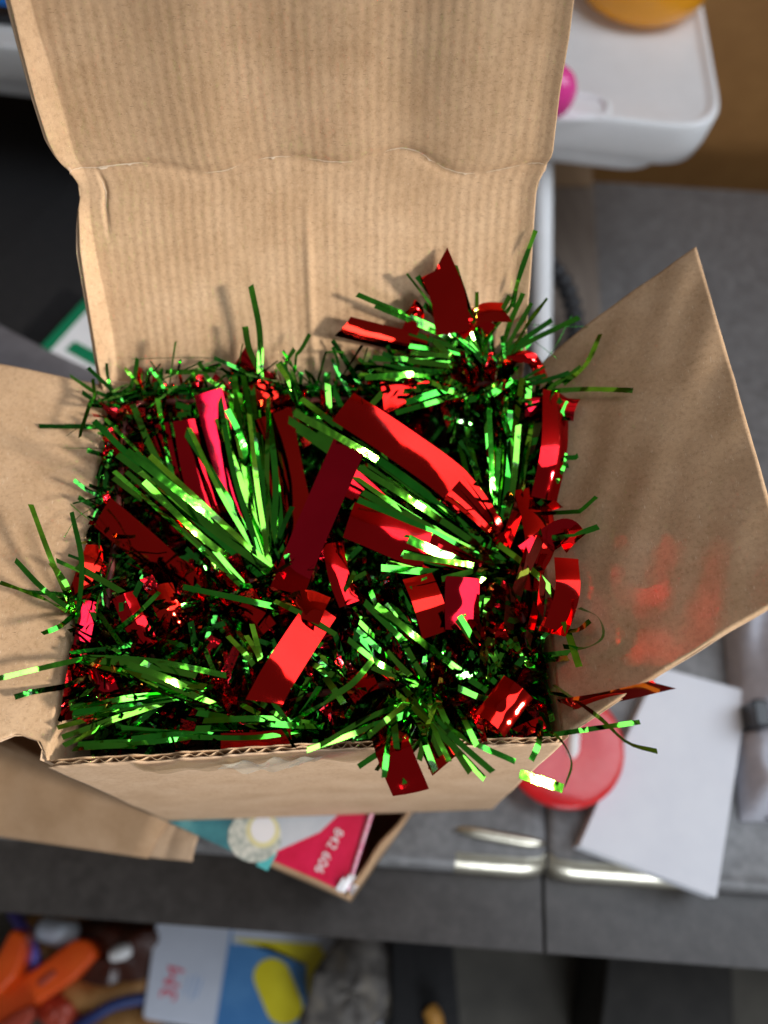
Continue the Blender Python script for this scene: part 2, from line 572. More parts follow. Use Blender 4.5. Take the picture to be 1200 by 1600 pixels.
# ------------------------------------------------------------------ the open shipping box
def panel(name, S, nu, nv, th, parent, lam=0.0062, m_in=None, m_out=None, relief=0.00010, flute=True, umetre=0.22, nfl=None, vmax=1.0):
    """corrugated board: inner liner S(u,v), outer liner th behind it, wavy fluting between (flutes run along v)"""
    m_in = m_in or M['kraft_in']; m_out = m_out or M['kraft_out']
    us, vs = np.linspace(0, 1, nu), np.linspace(0, 1, nv)
    UU, VV = np.meshgrid(us, vs)
    UU, VV = UU.ravel(), VV.ravel()
    e = 1e-3
    def SN(u, v):
        P = S(u, v)
        a = S(np.clip(u + e, 0, 1), v) - S(np.clip(u - e, 0, 1), v)
        b = S(u, np.clip(v + e, 0, 1)) - S(u, np.clip(v - e, 0, 1))
        n = np.cross(a, b)
        n /= np.linalg.norm(n, axis=1, keepdims=True) + 1e-12
        return P, n
    P, N = SN(UU, VV)
    rel = (relief * (0.75 + 0.25 * np.sin(UU * 37 + 3 * np.sin(VV * 4 + UU * 9))) * np.sin(2 * math.pi * UU * umetre / lam))[:, None]
    A = P + N * rel
    lt = 0.00035
    mb = MB()
    solid_sheet(mb, A, A - N * lt, nu, nv)
    o = mb.build(name, m_in, parent)
    B = P - N * th
    mb = MB()
    solid_sheet(mb, B + N * lt, B, nu, nv)
    mb.build('outer_liner', m_out, o)
    if flute:
        nf = nfl or int(umetre / lam * 8) + 1
        fu = np.linspace(0, 1, nf)
        fv = np.linspace(0.001, 0.999, max(6, nv // 4))
        U2, V2 = [k.ravel() for k in np.meshgrid(fu, fv)]
        P2, N2 = SN(U2, V2)
        ph = np.sin(2 * math.pi * U2 * umetre / lam + 1.6 * np.sin(U2 * 17) + 0.9 * np.sin(U2 * 41 + 1)) * (0.72 + 0.28 * np.sin(U2 * 29 + 2))
        amp = th / 2 - lt - 0.00012
        Q = P2 - N2 * (th / 2) + N2 * (amp * ph)[:, None]
        mb = MB()
        solid_sheet(mb, Q + N2 * 0.0001, Q - N2 * 0.0001, nf, len(fv))
        mb.build('fluting', M['flute'], o)
    return o


def smooth_noise(seed, n=5, amp=1.0):
    r = np.random.default_rng(seed)
    ks = [(r.uniform(1, 9), r.uniform(1, 9), r.uniform(0, 6.28), r.uniform(0.3, 1)) for _ in range(n)]
    def fn(u, v):
        return amp * sum(a * np.sin(k1 * u * 3 + k2 * v * 3 + p) / (0.6 * k1) for k1, k2, p, a in ks) / n
    return fn


sbox = empty('cardboard_box', (0, 0.095, 0), 'open brown corrugated cardboard box filled with red and green tinsel', 'cardboard box')
FL = np.array([-0.1095, -0.0020, H]); FRc = np.array([0.1075, 0.0008, H])
BL = np.array([-0.1100, 0.1910, H]); BR = np.array([0.1145, 0.1920, H])
Bfl = np.array([-0.1085, 0.0, 0.001]); Bfr = np.array([0.1085, 0.0, 0.001]); Bbl = np.array([-0.1085, 0.190, 0.001]); Bbr = np.array([0.1085, 0.190, 0.001])
TH = 0.0030


def bil(a, b, c, d, bump=None, bdir=None):
    """a(u0v0) b(u1v0) c(u0v1) d(u1v1)"""
    def S(u, v):
        u_, v_ = u[:, None], v[:, None]
        P = a * (1 - u_) * (1 - v_) + b * u_ * (1 - v_) + c * (1 - u_) * v_ + d * u_ * v_
        if bump is not None:
            P = P + bump(u, v)[:, None] * bdir
        return P
    return S


nf1 = smooth_noise(11, 5, 0.004)
def front_surface(u, v):
    P = bil(Bfr, Bfl, FRc, FL)(u, v)
    rim = 0.0009 * np.sin(u * 23) + 0.0006 * np.sin(u * 61 + 1) + 0.0005 * np.sin(u * 137) + 0.0004 * np.sin(u * 211 + 2) + 0.0011 * np.exp(-((u - 0.74) / 0.02) ** 2) - 0.0016 * np.exp(-((u - 0.80) / 0.018) ** 2)
    P[:, 2] += rim * np.clip((v - 0.9) / 0.1, 0, 1)
    P[:, 1] += (nf1(u, v) + 0.0022 * np.sin(u * 3.1) * v ** 3) * np.clip(v * 3, 0, 1) * (1 - 0.6 * np.abs(2 * u - 1))
    return P
# normals point inwards (into the box)
panel('front_wall', front_surface, 150, 40, TH, sbox, lam=0.0066)
panel('back_wall_panel', bil(Bbl, Bbr, BL, BR), 60, 12, TH, sbox, flute=False)
panel('side_wall', bil(Bfl, Bbl, FL, BL), 60, 12, TH, sbox, flute=False)
panel('side_wall', bil(Bbr, Bfr, BR, FRc), 60, 12, TH, sbox, flute=False)
mb = MB(); box(mb, (0, 0.095, 0.0025), (0.1105, 0, 0), (0, 0.097, 0), (0, 0, 0.0022)); mb.build('bottom', M['kraft_in'], sbox, smooth=False)

# back flap, bent along an old crease
def pair_at(a, b, wdt):
    da, db = ray(*a), ray(*b)
    t = wdt / np.linalg.norm(da - db)
    return CAM + da * t, CAM + db * t
crL, crR = pair_at((116, 258), (849, 262), 0.2225)
tpL, tpR = pair_at((38, 0), (895, 0), 0.2225)
n_lo = nrm(np.cross(BR - BL, (crL + crR) / 2 - BL)); n_up = nrm(np.cross(crR - crL, (tpL + tpR) / 2 - crL))
if n_lo[1] > 0: n_lo = -n_lo
if n_up[1] > 0: n_up = -n_up
row_y = np.array([640, 608, 560, 440, 325, 300, 285, 262, 240, 220, 145, 60, 0, -80, -200.0])
row_l = np.array([175, 169, 160, 141, 125, 126, 122, 108, 94, 87, 64, 42, 29, 10, -22.0])
row_r = np.array([808, 812, 818, 826, 834, 836, 839, 850, 862, 864, 873, 887, 895, 905, 920.0])
nb = smooth_noise(5, 7, 0.0022)
vtab = np.linspace(0, 1, len(row_y))
def crease_y(u):
    return 258 + 9 * np.sin(u * 9.0 + 0.3) * (0.3 + u) + 5 * np.sin(u * 23 + 1) - 22 * np.exp(-((u - 0.70) / 0.07) ** 2) + 8 * np.exp(-((u - 0.30) / 0.08) ** 2)
VC = 58 / 129.0
def back_surface(u, v):
    cy = crease_y(u)
    py = np.where(v < VC, 612 + (cy - 612) * v / VC, cy + (-190 - cy) * (v - VC) / (1 - VC))
    xl = np.interp(-py, -row_y, row_l); xr = np.interp(-py, -row_y, row_r)
    px = xl + (xr - xl) * u
    pc = crL * (1 - u[:, None]) + crR * u[:, None]
    def hit(yy, n):
        d = np.stack([(px - 600) / F, (800 - yy) / F, -np.ones_like(px)], 1) @ RC.T
        return CAM + d * (((pc - CAM) @ n) / (d @ n))[:, None]
    lo = hit(py, n_lo)
    up = hit(py, n_up) + hit(cy, n_lo) - hit(cy, n_up)
    out = np.where((v < VC)[:, None], lo, up)
    d = nb(u, v) * np.clip(v * 4, 0, 1)
    # folded-up lip along the left margin, tight near the crease
    lipw = 0.026 + 0.006 * np.sin(v * 14)
    lip = np.clip((lipw - u) / lipw, 0, 1) * 0.0085 * np.clip(np.abs(py - 300) / 90, 0.05, 1)
    lip2 = np.clip((0.03 - (1 - u)) / 0.03, 0, 1) * 0.002
    cr = -0.0013 * np.exp(-((py - cy) / 7.0) ** 2)
    dent = -0.0012 * np.exp(-((u - 0.055) / 0.006) ** 2) * np.clip((380 - py) / 40, 0, 1) * np.clip((py - 262) / 20, 0, 1)
    stripe = 0.0010 * np.exp(-((u - 0.50) / 0.012) ** 2) * np.clip((py - 300) / 100, 0, 1)
    nn = np.where((v < VC)[:, None], n_lo, n_up)
    return out + nn * (d + lip + lip2 + cr + dent + stripe)[:, None]
bf = panel('back_flap', back_surface, 460, 130, TH, sbox, lam=0.0050, relief=0.000085, umetre=0.2225)
# cracked paper along the crease
for (ua, ub, wd) in ((0.0, 0.09, 1.0), (0.05, 0.17, 1.3), (0.28, 0.36, 0.7), (0.40, 0.47, 0.8), (0.50, 0.60, 1.0), (0.66, 0.77, 1.3), (0.77, 0.86, 0.8), (0.88, 0.95, 0.7), (0.96, 0.995, 0.9)):
    uu = np.linspace(ua, ub, 22)
    L = []
    jit = np.convolve(rng.normal(0, 1, 26), np.ones(5) / 5, 'valid') * 0.0016
    env = np.sin(np.linspace(0, math.pi, 22)) ** 0.6
    for s in (-1, 1):
        vv = VC + 0.002 + jit + s * wd * 0.0013 * env * (0.6 + 0.4 * rng.random(22))
        L.append(back_surface(uu, vv) + (n_up + n_lo) * 0.0005)
    mb = MB()
    mb.grid(np.concatenate(L), 22, 2)
    mb.build('crease_crack', M['torn'], bf)
vv = np.linspace(VC * 0.70, VC * 0.97, 16)
uc = 0.052 + 0.010 * np.linspace(1, 0, 16) + rng.normal(0, 1, 16) * 0.0006
wdt = 0.0011 * np.sin(np.linspace(0.1, math.pi, 16))
mb = MB()
mb.grid(np.concatenate([back_surface(uc - wdt, vv) + n_lo * 0.0004, back_surface(uc + wdt, vv) + n_lo * 0.0004]), 16, 2)
mb.build('crease_crack', M['torn'], bf)

# right flap, standing up and outwards
OB = np.array([0.1975, 0.2310, 0.2745]); OF = np.array([0.1915, 0.0410, 0.2790])
rb = smooth_noise(21, 5, 0.006)
def right_surface(u, v):
    # u along the fold from back to front, v outwards
    P = bil(BR, FRc, OB, OF)(u, v)
    n = nrm(np.cross(FRc - BR, OB - BR))
    return P + n * (rb(u, v) * np.clip(v * 3, 0, 1) + 0.004 * np.sin(v * 3.1))[:, None]
panel('side_flap', right_surface, 120, 60, TH, sbox, lam=0.0058, umetre=0.19, relief=0.00004)

# left flap, lying open almost level
OLf = at(-190, 1092, H + 0.004); OLb = at(-190, 540, H + 0.004)
lb = smooth_noise(31, 5, 0.004)
def left_surface(u, v):
    # u along the fold from front to back, v outwards
    P = bil(FL, BL, OLf, OLb)(u, v)
    P[:, 2] += lb(u, v) * np.clip(v * 3, 0, 1) + 0.003 * np.sin(v * 3.1)
    k = np.clip(1 - u / 0.06, 0, 1)
    P[:, 1] += k * 0.006 * np.clip((0.28 - v) / 0.1, 0, 1) * np.clip(v / 0.05, 0, 1)
    return P
panel('side_flap', left_surface, 120, 60, TH, sbox, lam=0.0058, umetre=0.19, relief=0.00005)

# old clear tape on the outside of the front wall
mb = MB()
nu, nv = 40, 8
V = []
for j in range(nv):
    for i in range(nu):
        t = i / (nu - 1); s = j / (nv - 1)
        px = 205 + 385 * t
        u = np.array([1 - (px - 75) / 793.0]); 
        v = np.array([0.993 - (0.080 + 0.02 * math.sin(t * 9) + 0.012 * math.sin(t * 31)) * s])
        P = front_surface(u, v)[0]
        V.append(P + np.array([0, -TH - 0.0006 - 0.0012 * abs(math.sin(t * 17 + s * 3)) * (1 if 0.05 < t < 0.4 else 0.2), 0]))
mb.grid(V, nu, nv)
mb.build('packing_tape', M['tape'], sbox)
mb = MB()
V = []
for j in range(7):
    for i in range(22):
        t = i / 21; q = j / 6
        px = 335 + 145 * t + 12 * math.sin(q * 5)
        u = np.array([1 - (px - 75) / 793.0]); v = np.array([0.975 - (0.12 * (0.35 + 0.65 * math.sin(t * 3.0 + 0.1))) * q])
        V.append(front_surface(u, v)[0] + np.array([0, -TH - 0.0022 - 0.0014 * math.sin(t * 19 + q * 6) * math.sin(q * 4 + t * 3), 0]))
mb.grid(V, 22, 7)
mb.build('packing_tape', M['tape_film'], sbox)

# ------------------------------------------------------------------ tinsel
core_px = [(205, 1085, -10), (150, 990, -12), (160, 810, -8), (195, 650, 0), (330, 600, 0), (500, 600, 0), (640, 560, 2), (750, 530, 12),
           (825, 580, 6), (800, 700, -6), (768, 860, -8), (690, 935, -12), (560, 955, -14), (425, 905, -10), (300, 950, -14), (235, 1010, -14),
           (310, 1085, -14), (450, 1090, -14), (610, 1070, -6), (720, 1095, -8), (830, 1060, -12), (850, 950, -12)]
core = catmull([at(x, y, H + z * 0.001) for x, y, z in core_px], 400)
core[:, 0] = np.clip(core[:, 0], -0.098, 0.100)
core[:, 1] = np.clip(core[:, 1], 0.008, 0.180)
tin = empty('tinsel_garland', (0, 0.095, 0.006), 'red and green metallic foil tinsel garland coiled inside the open cardboard box', 'tinsel garland')
mb = MB()
tube(mb, core, 0.0016 + 0.0003 * np.sin(np.arange(400) * 1.3), 7)
mb.build('core_cord', M['core'], tin)


def ribbon_geo(P, wd, nh, roll=0.0, cup=0.0, across=2, slant0=0.0, slant1=0.0, twist=0.0, taper=0.0, wave=0.0, wfreq=9.0):
    """thin ribbon along P; nh = the way its face looks"""
    n = len(P)
    T = np.gradient(P, axis=0)
    V = []
    arc = np.linspace(0, 1, n)
    for k in range(n):
        t = nrm(T[k])
        s = nrm(np.cross(t, nh))
        b = np.cross(s, t)
        a = roll + twist * (arc[k] - 0.5) + wave * math.sin(arc[k] * wfreq + roll * 7)
        s2 = s * math.cos(a) + b * math.sin(a)
        b2 = np.cross(s2, t)
        ww = wd * (1 - taper * (1 - arc[k]))
        for j in range(across):
            q = (j / (across - 1) - 0.5)
            sl = (slant0 * max(0, 1 - arc[k] * (n - 1)) + slant1 * max(0, 1 - (1 - arc[k]) * (n - 1))) * wd * q
            V.append(P[k] + s2 * ww * q + b2 * cup * wd * (0.25 - q * q) * 4 * 0.5 + t * sl)
    f = []
    for k in range(n - 1):
        for j in range(across - 1):
            a = k * across + j
            f.append((a, a + 1, a + across + 1, a + across))
    return np.array(V), f


def keep_inside(P, strict=False):
    """strands stay within the walls below the rim"""
    P = P.copy()
    for k in range(len(P)):
        if P[k, 2] < H + (0.004 if strict else 0.001):
            P[k, 0] = min(max(P[k, 0], -0.1065), 0.1045)
            if P[k, 1] < 0.003 and (strict or P[k, 1] > -0.006): P[k, 1] = 0.003
            P[k, 1] = min(P[k, 1], 0.187)
        P[k, 2] = max(P[k, 2], 0.02)
    return P


n_rt = nrm(np.cross(FRc - BR, OB - BR))
if n_rt[2] < 0: n_rt = -n_rt


def clear_flaps(P):
    """keep foil on the near side of the raised flaps"""
    P = P.copy()
    for k in range(len(P)):
        d = nrm(CAM - P[k])
        s = np.dot(P[k] - crL, n_lo)
        if s < 0.015 and P[k, 2] > H - 0.01:
            P[k] += d * (0.015 - s) / np.dot(d, n_lo)
        if P[k, 0] > 0.111:
            s = np.dot(P[k] - BR, n_rt)
            if s < 0.008 and P[k, 1] > 0.0 + 0.45 * (P[k, 0] - 0.11):
                P[k] += d * (0.008 - s) / np.dot(d, n_rt)
        if P[k, 0] < -0.109 and P[k, 2] < H + 0.012:
            P[k] += d * (H + 0.012 - P[k, 2]) / d[2]
    return P


def toward(P, jitter=0.0):
    v = nrm(CAM - P)
    if jitter:
        v = nrm(v + np.array([random.gauss(0, jitter), random.gauss(0, jitter), random.gauss(0, jitter)]))
    return v


def strip(path, wpx, roll=0, cup=0.12, n=24, slant=0.0, twist=0, fringe=0, name='red_foil_strip', m='red', face=None, b=0.0, throw=None):
    """a wide foil strip; path = (px, py, mm above the rim); roll in degrees"""
    P = clear_flaps(catmull([at(x, y, H + z * 0.001) for x, y, z in path], n))
    mid = P[n // 2]
    wd = wpx * depth(mid) / F
    nh = toward(mid)
    if throw is not None:                    # lies so that the sunbeam glances off it on to that spot
        nh = nrm(nrm(np.array(SUN) - mid) + nrm(throw - mid))
        tt = nrm(np.cross(nh, [0, 0, 1.0]))
        half = np.linalg.norm(P[-1] - P[0]) / 2
        P = mid + np.linspace(-half, half, n)[:, None] * tt
    elif b:                                  # lies turned towards the side fill lamp by this much
        hw = nrm(nrm(np.array(SIDE_FILL) - mid) + toward(mid))
        nh = nrm((1 - b) * toward(mid) + b * hw)
        px_ = catmull([np.array([x, y, z], float) for x, y, z in path], n)
        Q = np.array([on_plane(p[0], p[1], mid, nh) for p in px_])
        if np.ptp(Q[:, 2]) < 0.05:
            P = clear_flaps(P * 0.15 + Q * 0.85)
    if throw is None:
        q_ = np.linspace(0, 1, n)
        f1_, f2_ = random.uniform(5, 9), random.uniform(12, 18)
        L_ = float(np.linalg.norm(np.diff(P, axis=0), axis=1).sum())
        wr = 0.007 * L_ * np.sin(q_ * f1_ + random.uniform(0, 6)) + 0.003 * L_ * np.sin(q_ * f2_ + random.uniform(0, 6))
        wr += random.choice([-1, 1]) * random.uniform(0.05, 0.10) * L_ * np.sin(q_ * 3.14)             # a lazy bend
        q0 = random.uniform(0.25, 0.75)
        wr += random.choice([-1, 1]) * random.uniform(0.0, 0.09) * L_ * np.maximum(0, q_ - q0)          # an old fold
        P = P + nh * wr[:, None]
    mb = MB()
    if fringe:
        k0 = int(n * 0.55)
        V, f = ribbon_geo(P[n - k0 - 1:], wd, nh, math.radians(roll), cup, 4, 0, slant, math.radians(twist))
        mb.add(V, f)
        side = nrm(np.cross(nrm(P[-1] - P[0]), nh))
        for q in range(fringe):
            o = ((q + 0.5) / fringe - 0.5) * wd
            tt = np.linspace(0, 1, n - k0)
            Q = P[:n - k0] + side * (o * (0.30 + 0.70 * tt))[:, None] + nh * (np.sin(tt * 3.14) * random.uniform(-0.0025, 0.0025))[:, None]
            V, f = ribbon_geo(Q, wd / fringe * 0.93, nh, math.radians(roll + random.uniform(-25, 25)), 0, 2)
            mb.add(V, f)
    else:
        V, f = ribbon_geo(P, wd, nh, math.radians(roll), cup, 4, 0, slant, math.radians(twist))
        mb.add(V, f)
    return mb.build(name, M[m], tin)


# --- the wide red strips one can pick out in the photograph
strip([(448, 925, 2), (478, 850, 10), (545, 696, 24)], 58, roll=22, cup=0.10, slant=-0.15)
strip([(470, 850, -4), (448, 760, 6), (426, 646, 14)], 66, roll=20, cup=0.06, slant=0.1)
strip([(790, 850, -4), (690, 750, 8), (535, 638, 18)], 58, roll=0, cup=0.05, fringe=6, b=0.6)
strip([(770, 850, -8), (660, 800, 2), (548, 752, 6)], 58, roll=0, fringe=5, b=0.55)
strip([(750, 890, -6), (650, 860, 6), (545, 812, 12)], 62, roll=-3, cup=0.1, slant=0.12, fringe=5, b=0.55)
SPOT_ON_FLAP = right_surface(np.array([0.80]), np.array([0.75]))[0]
strip([(723, 902, 8), (723, 940, 14), (723, 985, 2)], 56, cup=0.12, roll=6, b=0.45)
for (x, y, z, wpx, L_, uu, vv) in ((795, 955, 19, 56, 38, 0.88, 0.80), (815, 898, 19, 52, 38, 0.90, 0.62), (765, 985, 17, 50, 34, 0.92, 0.95), (830, 975, 18, 44, 30, 0.93, 0.45),
                                   (800, 820, 19, 46, 30, 0.84, 0.72), (755, 1020, 16, 46, 34, 0.94, 0.75), (845, 930, 22, 40, 30, 0.90, 0.90), (835, 860, 21, 40, 30, 0.87, 0.55)):
    strip([(x - L_, y, z), (x, y, z), (x + L_, y, z)], wpx, cup=0.0, throw=right_surface(np.array([uu]), np.array([vv]))[0])
strip([(652, 900, 8), (668, 945, 13), (684, 990, 3)], 50, roll=0, cup=0.0, b=0.7)
strip([(440, 958, 2), (475, 945, 12), (508, 955, 17)], 50, roll=24, cup=0.25)
strip([(504, 950, 17), (470, 1000, 15), (432, 1060, 12), (412, 1098, 8)], 54, cup=0.03, slant=0.35, b=0.62)
strip([(420, 870, -6), (372, 760, 4), (325, 612, 14)], 46, roll=0, cup=0.06, slant=0.1, b=0.62)
strip([(345, 830, -8), (318, 740, 2), (300, 655, 8)], 60, roll=0, cup=0.14, b=0.55)
strip([(285, 840, -10), (258, 750, 0), (240, 665, 4)], 54, roll=30, cup=0.1)
strip([(708, 520, 16), (698, 465, 26), (682, 418, 34)], 54, roll=6, cup=0.10, slant=0.75, b=0.35)
strip([(668, 540, 12), (610, 528, 18), (536, 510, 22)], 36, roll=18, cup=0.16, slant=-0.5)
strip([(715, 520, 20), (750, 490, 26), (790, 488, 24)], 34, roll=30, cup=0.1, slant=0.7)
strip([(760, 600, 8), (690, 608, 14), (598, 618, 16)], 44, roll=0, cup=0.06, fringe=4, b=0.5)
strip([(850, 780, -6), (866, 700, 2), (868, 615, 6)], 46, roll=-30, cup=0.2)
strip([(820, 640, 6), (860, 636, 10), (902, 640, 8)], 36, roll=0, cup=0.25, b=0.5)
strip([(835, 925, -6), (850, 850, 8), (832, 765, 6)], 62, roll=-22, cup=0.2)
strip([(900, 850, 2), (880, 830, 8), (820, 870, 6)], 40, roll=10, cup=0.15)
strip([(868, 985, -6), (884, 930, 8), (885, 872, 10)], 38, roll=0, cup=0.05, b=0.5)
strip([(862, 990, -14), (872, 965, -6), (876, 935, -4)], 50, roll=34, cup=0.05)
strip([(600, 1120, -2), (616, 1175, 7), (642, 1238, 2)], 56, roll=-6, cup=0.10, slant=-0.2)
strip([(660, 1110, -2), (676, 1150, 7), (696, 1195, 4)], 52, roll=12, cup=0.08, slant=0.25)
strip([(810, 1073, 8), (787, 1104, 14), (765, 1134, 9)], 56, cup=0.5, b=0.55)
strip([(452, 640, -4), (408, 600, 4), (372, 560, 10)], 46, roll=24, cup=0.08, slant=0.4)
strip([(440, 650, -4), (418, 620, 6), (400, 588, 10)], 36, roll=-18, cup=0.15)
strip([(455, 1150, -3), (400, 1156, 1), (345, 1158, -1)], 24, roll=12, cup=0.12)
strip([(112, 960, -4), (132, 905, 2), (152, 852, 4)], 32, roll=0, cup=0.15, slant=0.3, b=0.6)
strip([(122, 1040, -4), (128, 1000, 0), (140, 940, 2)], 24, roll=0, cup=0.15, b=0.6)
strip([(104, 1125, -4), (110, 1080, 0), (122, 1010, 1)], 22, roll=-30, cup=0.1)
strip([(285, 910, -8), (225, 855, 2), (160, 800, 10)], 56, roll=28, cup=0.06)
strip([(520, 850, 0), (528, 900, 4), (545, 945, -2)], 34, roll=0, cup=0.2, b=0.7)
strip([(232, 1010, -6), (208, 970, 2), (192, 930, 0)], 34, roll=10, cup=0.3, b=0.6)
strip([(280, 980, -8), (262, 950, 0), (250, 915, 0)], 40, roll=-10, cup=0.3)
strip([(180, 1110, -6), (165, 1075, 0), (150, 1040, -2)], 36, roll=24, cup=0.3)
strip([(875, 1102, 0), (950, 1090, 3), (1036, 1070, 6)], 30, roll=-50, cup=0.02, slant=0.9)
strip([(545, 1085, 0), (560, 1070, 4), (585, 1058, 4)], 42, roll=32, cup=0.06)
strip([(800, 1150, -4), (825, 1138, 0), (850, 1128, -2)], 20, roll=20, cup=0.1)
strip([(810, 730, 4), (845, 770, 8), (872, 795, 4)], 18, roll=40, cup=0.05)
strip([(655, 690, -8), (690, 750, -6), (720, 800, -8)], 40, roll=30, cup=0.1, fringe=4)
strip([(620, 720, -10), (660, 640, -8), (640, 600, -4)], 40, roll=36, cup=0.1)
strip([(700, 500, 18), (740, 500, 22), (765, 520, 18)], 30, roll=-20, cup=0.3)
strip([(640, 520, 12), (650, 490, 22), (640, 478, 24)], 26, roll=-10, cup=0.3)
strip([(320, 940, -10), (290, 900, -4), (250, 880, -2)], 44, roll=28, cup=0.1)
strip([(365, 900, -10), (385, 940, -2), (420, 985, -8)], 40, roll=-16, cup=0.3)
strip([(790, 560, 8), (830, 560, 14), (850, 600, 6)], 20, roll=20, cup=0.3)
strip([(570, 985, -8), (540, 1000, -4), (500, 1010, -8)], 34, roll=30, cup=0.2)
strip([(720, 1010, -4), (740, 1000, 3), (800, 985, 2)], 34, roll=-26, cup=0.25)


# --- green blades: bundles listed as root, tip, number, spread at the tip, width
n_green = 0
def blade(path, wpx=8.0, roll=0.0, n=14, twist=0.0, m='green', name='green_foil_blade', slant=0.0, inside=True, hot=0.0):
    global n_green
    P = catmull([at(x, y, H + z * 0.001) for x, y, z in path], n)
    if inside: P = keep_inside(P, True)
    P = clear_flaps(P)
    mid = P[n // 2]
    if hot:                                  # turned so that the sunbeam glints off it
        nh = nrm(nrm(np.array(SUN) - mid) + toward(mid))
        px_ = catmull([np.array(p, float) for p in path], n)
        P = np.array([on_plane(p[0], p[1], mid, nh) for p in px_]) + nh * (hot * np.sin(np.linspace(0, 3.14, n)))[:, None]
        P = clear_flaps(P)
        V, f = ribbon_geo(P, wpx * depth(mid) / F, nh, 0, 0, 2, slant, slant, 0, 0, 0.05, 9.0)
        n_green += 1
        return obj(name, V, f, M[m], tin)
    V, f = ribbon_geo(P, wpx * depth(mid) / F, (nrm(nrm(nrm(np.array(SUN) - mid) + toward(mid)) + np.array([random.gauss(0, 0.22) for _ in range(3)])) if random.random() < 0.4 else toward(mid, 0.28)), math.radians(roll), 0, 2, slant, slant, math.radians(twist), 0, random.uniform(0.05, 0.30), random.uniform(4, 16))
    n_green += 1
    return obj(name, V, f, M[m], tin)


def bundle(x0, y0, x1, y1, n, spread, wpx=8.5, z0=-8, z1=12, sag=8, rollr=22, lo=0.78):
    L = math.hypot(x1 - x0, y1 - y0)
    tx, ty = (x1 - x0) / L, (y1 - y0) / L
    for i in range(n):
        o = 0 if n == 1 else (i / (n - 1) - 0.5) * spread
        o += random.uniform(-1, 1) * spread * 0.12
        ln_ = L * (1.0 if i == 0 else random.uniform(lo, 1.03))
        jx, jy = random.uniform(-5, 5), random.uniform(-5, 5)
        ex_, ey_ = x0 + tx * ln_ - ty * o, y0 + ty * ln_ + tx * o
        bow = random.uniform(-sag, sag)
        mx_, my_ = (x0 + jx + ex_) / 2 - ty * bow - ty * o * 0.12, (y0 + jy + ey_) / 2 + tx * bow + tx * o * 0.12
        zz = z1 + random.uniform(-4, 4)
        blade([(x0 + jx, y0 + jy, z0 + random.uniform(-2, 2)), (mx_, my_, (z0 + zz) / 2 + random.uniform(2, 6)), (ex_, ey_, zz)],
              wpx * random.uniform(0.85, 1.12), random.uniform(-rollr, rollr) * 1.25, 14, random.uniform(-32, 32), slant=random.uniform(-0.4, 0.4))


B = bundle
B(430, 915, 152, 652, 2, 14, 9.5, z1=16)
B(440, 905, 192, 700, 6, 30, 11, z1=16, rollr=12)
B(400, 930, 188, 735, 4, 30, 9)
B(400, 860, 284, 656, 2, 10, 9, z1=14)
B(278, 775, 207, 632, 1, 0, 9); B(280, 790, 246, 622, 1, 0, 9)
B(415, 880, 350, 612, 6, 44, 9.5, z1=14)
B(425, 880, 392, 585, 6, 50, 9, z1=12)
B(440, 880, 415, 640, 3, 24, 9, z1=4)
B(470, 640, 440, 566, 4, 16, 9.5, z1=18, z0=6)
B(775, 860, 462, 640, 7, 34, 12, z1=18, rollr=10)
B(770, 870, 470, 660, 4, 22, 11, z1=14, rollr=12)
B(790, 880, 545, 705, 5, 50, 10, z1=14)
B(795, 890, 560, 770, 5, 50, 10, z1=12)
B(800, 905, 600, 865, 4, 50, 11, z1=14)
B(545, 700, 597, 614, 1, 0, 9, z1=22, z0=8); B(558, 690, 518, 602, 1, 0, 9, z1=16)
B(508, 720, 512, 600, 1, 0, 8, z1=18); B(505, 690, 470, 640, 2, 20, 8, z1=14)
B(700, 585, 560, 575, 5, 30, 9.5, z0=8, z1=18, rollr=14)
B(760, 600, 615, 630, 3, 26, 9, z0=6, z1=16)
B(735, 622, 675, 590, 2, 12, 9, z0=14, z1=18); B(730, 622, 805, 585, 2, 10, 10, z0=14, z1=18)
for (tx, ty, nn, sp) in ((640, 424, 2, 12), (712, 414, 1, 0), (558, 460, 1, 0), (586, 478, 1, 0), (745, 456, 1, 0), (800, 464, 2, 10),
                         (855, 466, 1, 0), (862, 500, 1, 0), (905, 496, 1, 0), (690, 520, 3, 30), (620, 540, 4, 40), (600, 560, 3, 30), (740, 500, 3, 30),
                         (668, 470, 2, 16), (826, 462, 2, 20)):
    B(775 + random.uniform(-30, 20), 575, tx, ty, nn, sp, 8.5, z0=6, z1=26)
for pth, wp, ht in (([(745, 888, 14), (690, 866, 16), (638, 842, 17)], 14, 0.0004), ([(420, 880, 8), (310, 795, 14), (198, 704, 18)], 11, 0.003), ([(400, 905, 6), (300, 830, 12), (225, 752, 14)], 10, 0.004),
                    ([(690, 790, 14), (580, 715, 17), (460, 645, 19)], 11, 0.003), ([(740, 850, 10), (650, 790, 14), (560, 730, 15)], 10, 0.004), ([(690, 905, 12), (740, 885, 13), (630, 868, 14)], 9, 0.002),
                    ([(700, 1040, 12), (640, 990, 15), (588, 946, 15)], 10, 0.003), ([(765, 1060, 10), (740, 1010, 13), (718, 962, 14)], 10, 0.003), ([(340, 1105, 4), (270, 1065, 8), (200, 1038, 8)], 10, 0.003),
                    ([(355, 640, 14), (375, 690, 12), (392, 760, 8)], 10, 0.003), ([(780, 700, 10), (768, 780, 8), (764, 640, 12)], 9, 0.002), ([(570, 590, 18), (640, 585, 18), (700, 588, 16)], 9, 0.002)):
    blade(pth, wp, hot=ht)
blade([(800, 480, 24), (812, 430, 30), (837, 360, 38)], 9, 30, inside=False)
blade([(850, 612, 10), (915, 608, 16), (989, 610, 18)], 8, 40, inside=False)
blade([(880, 600, 8), (915, 570, 14), (938, 522, 20)], 8, 35, inside=False)
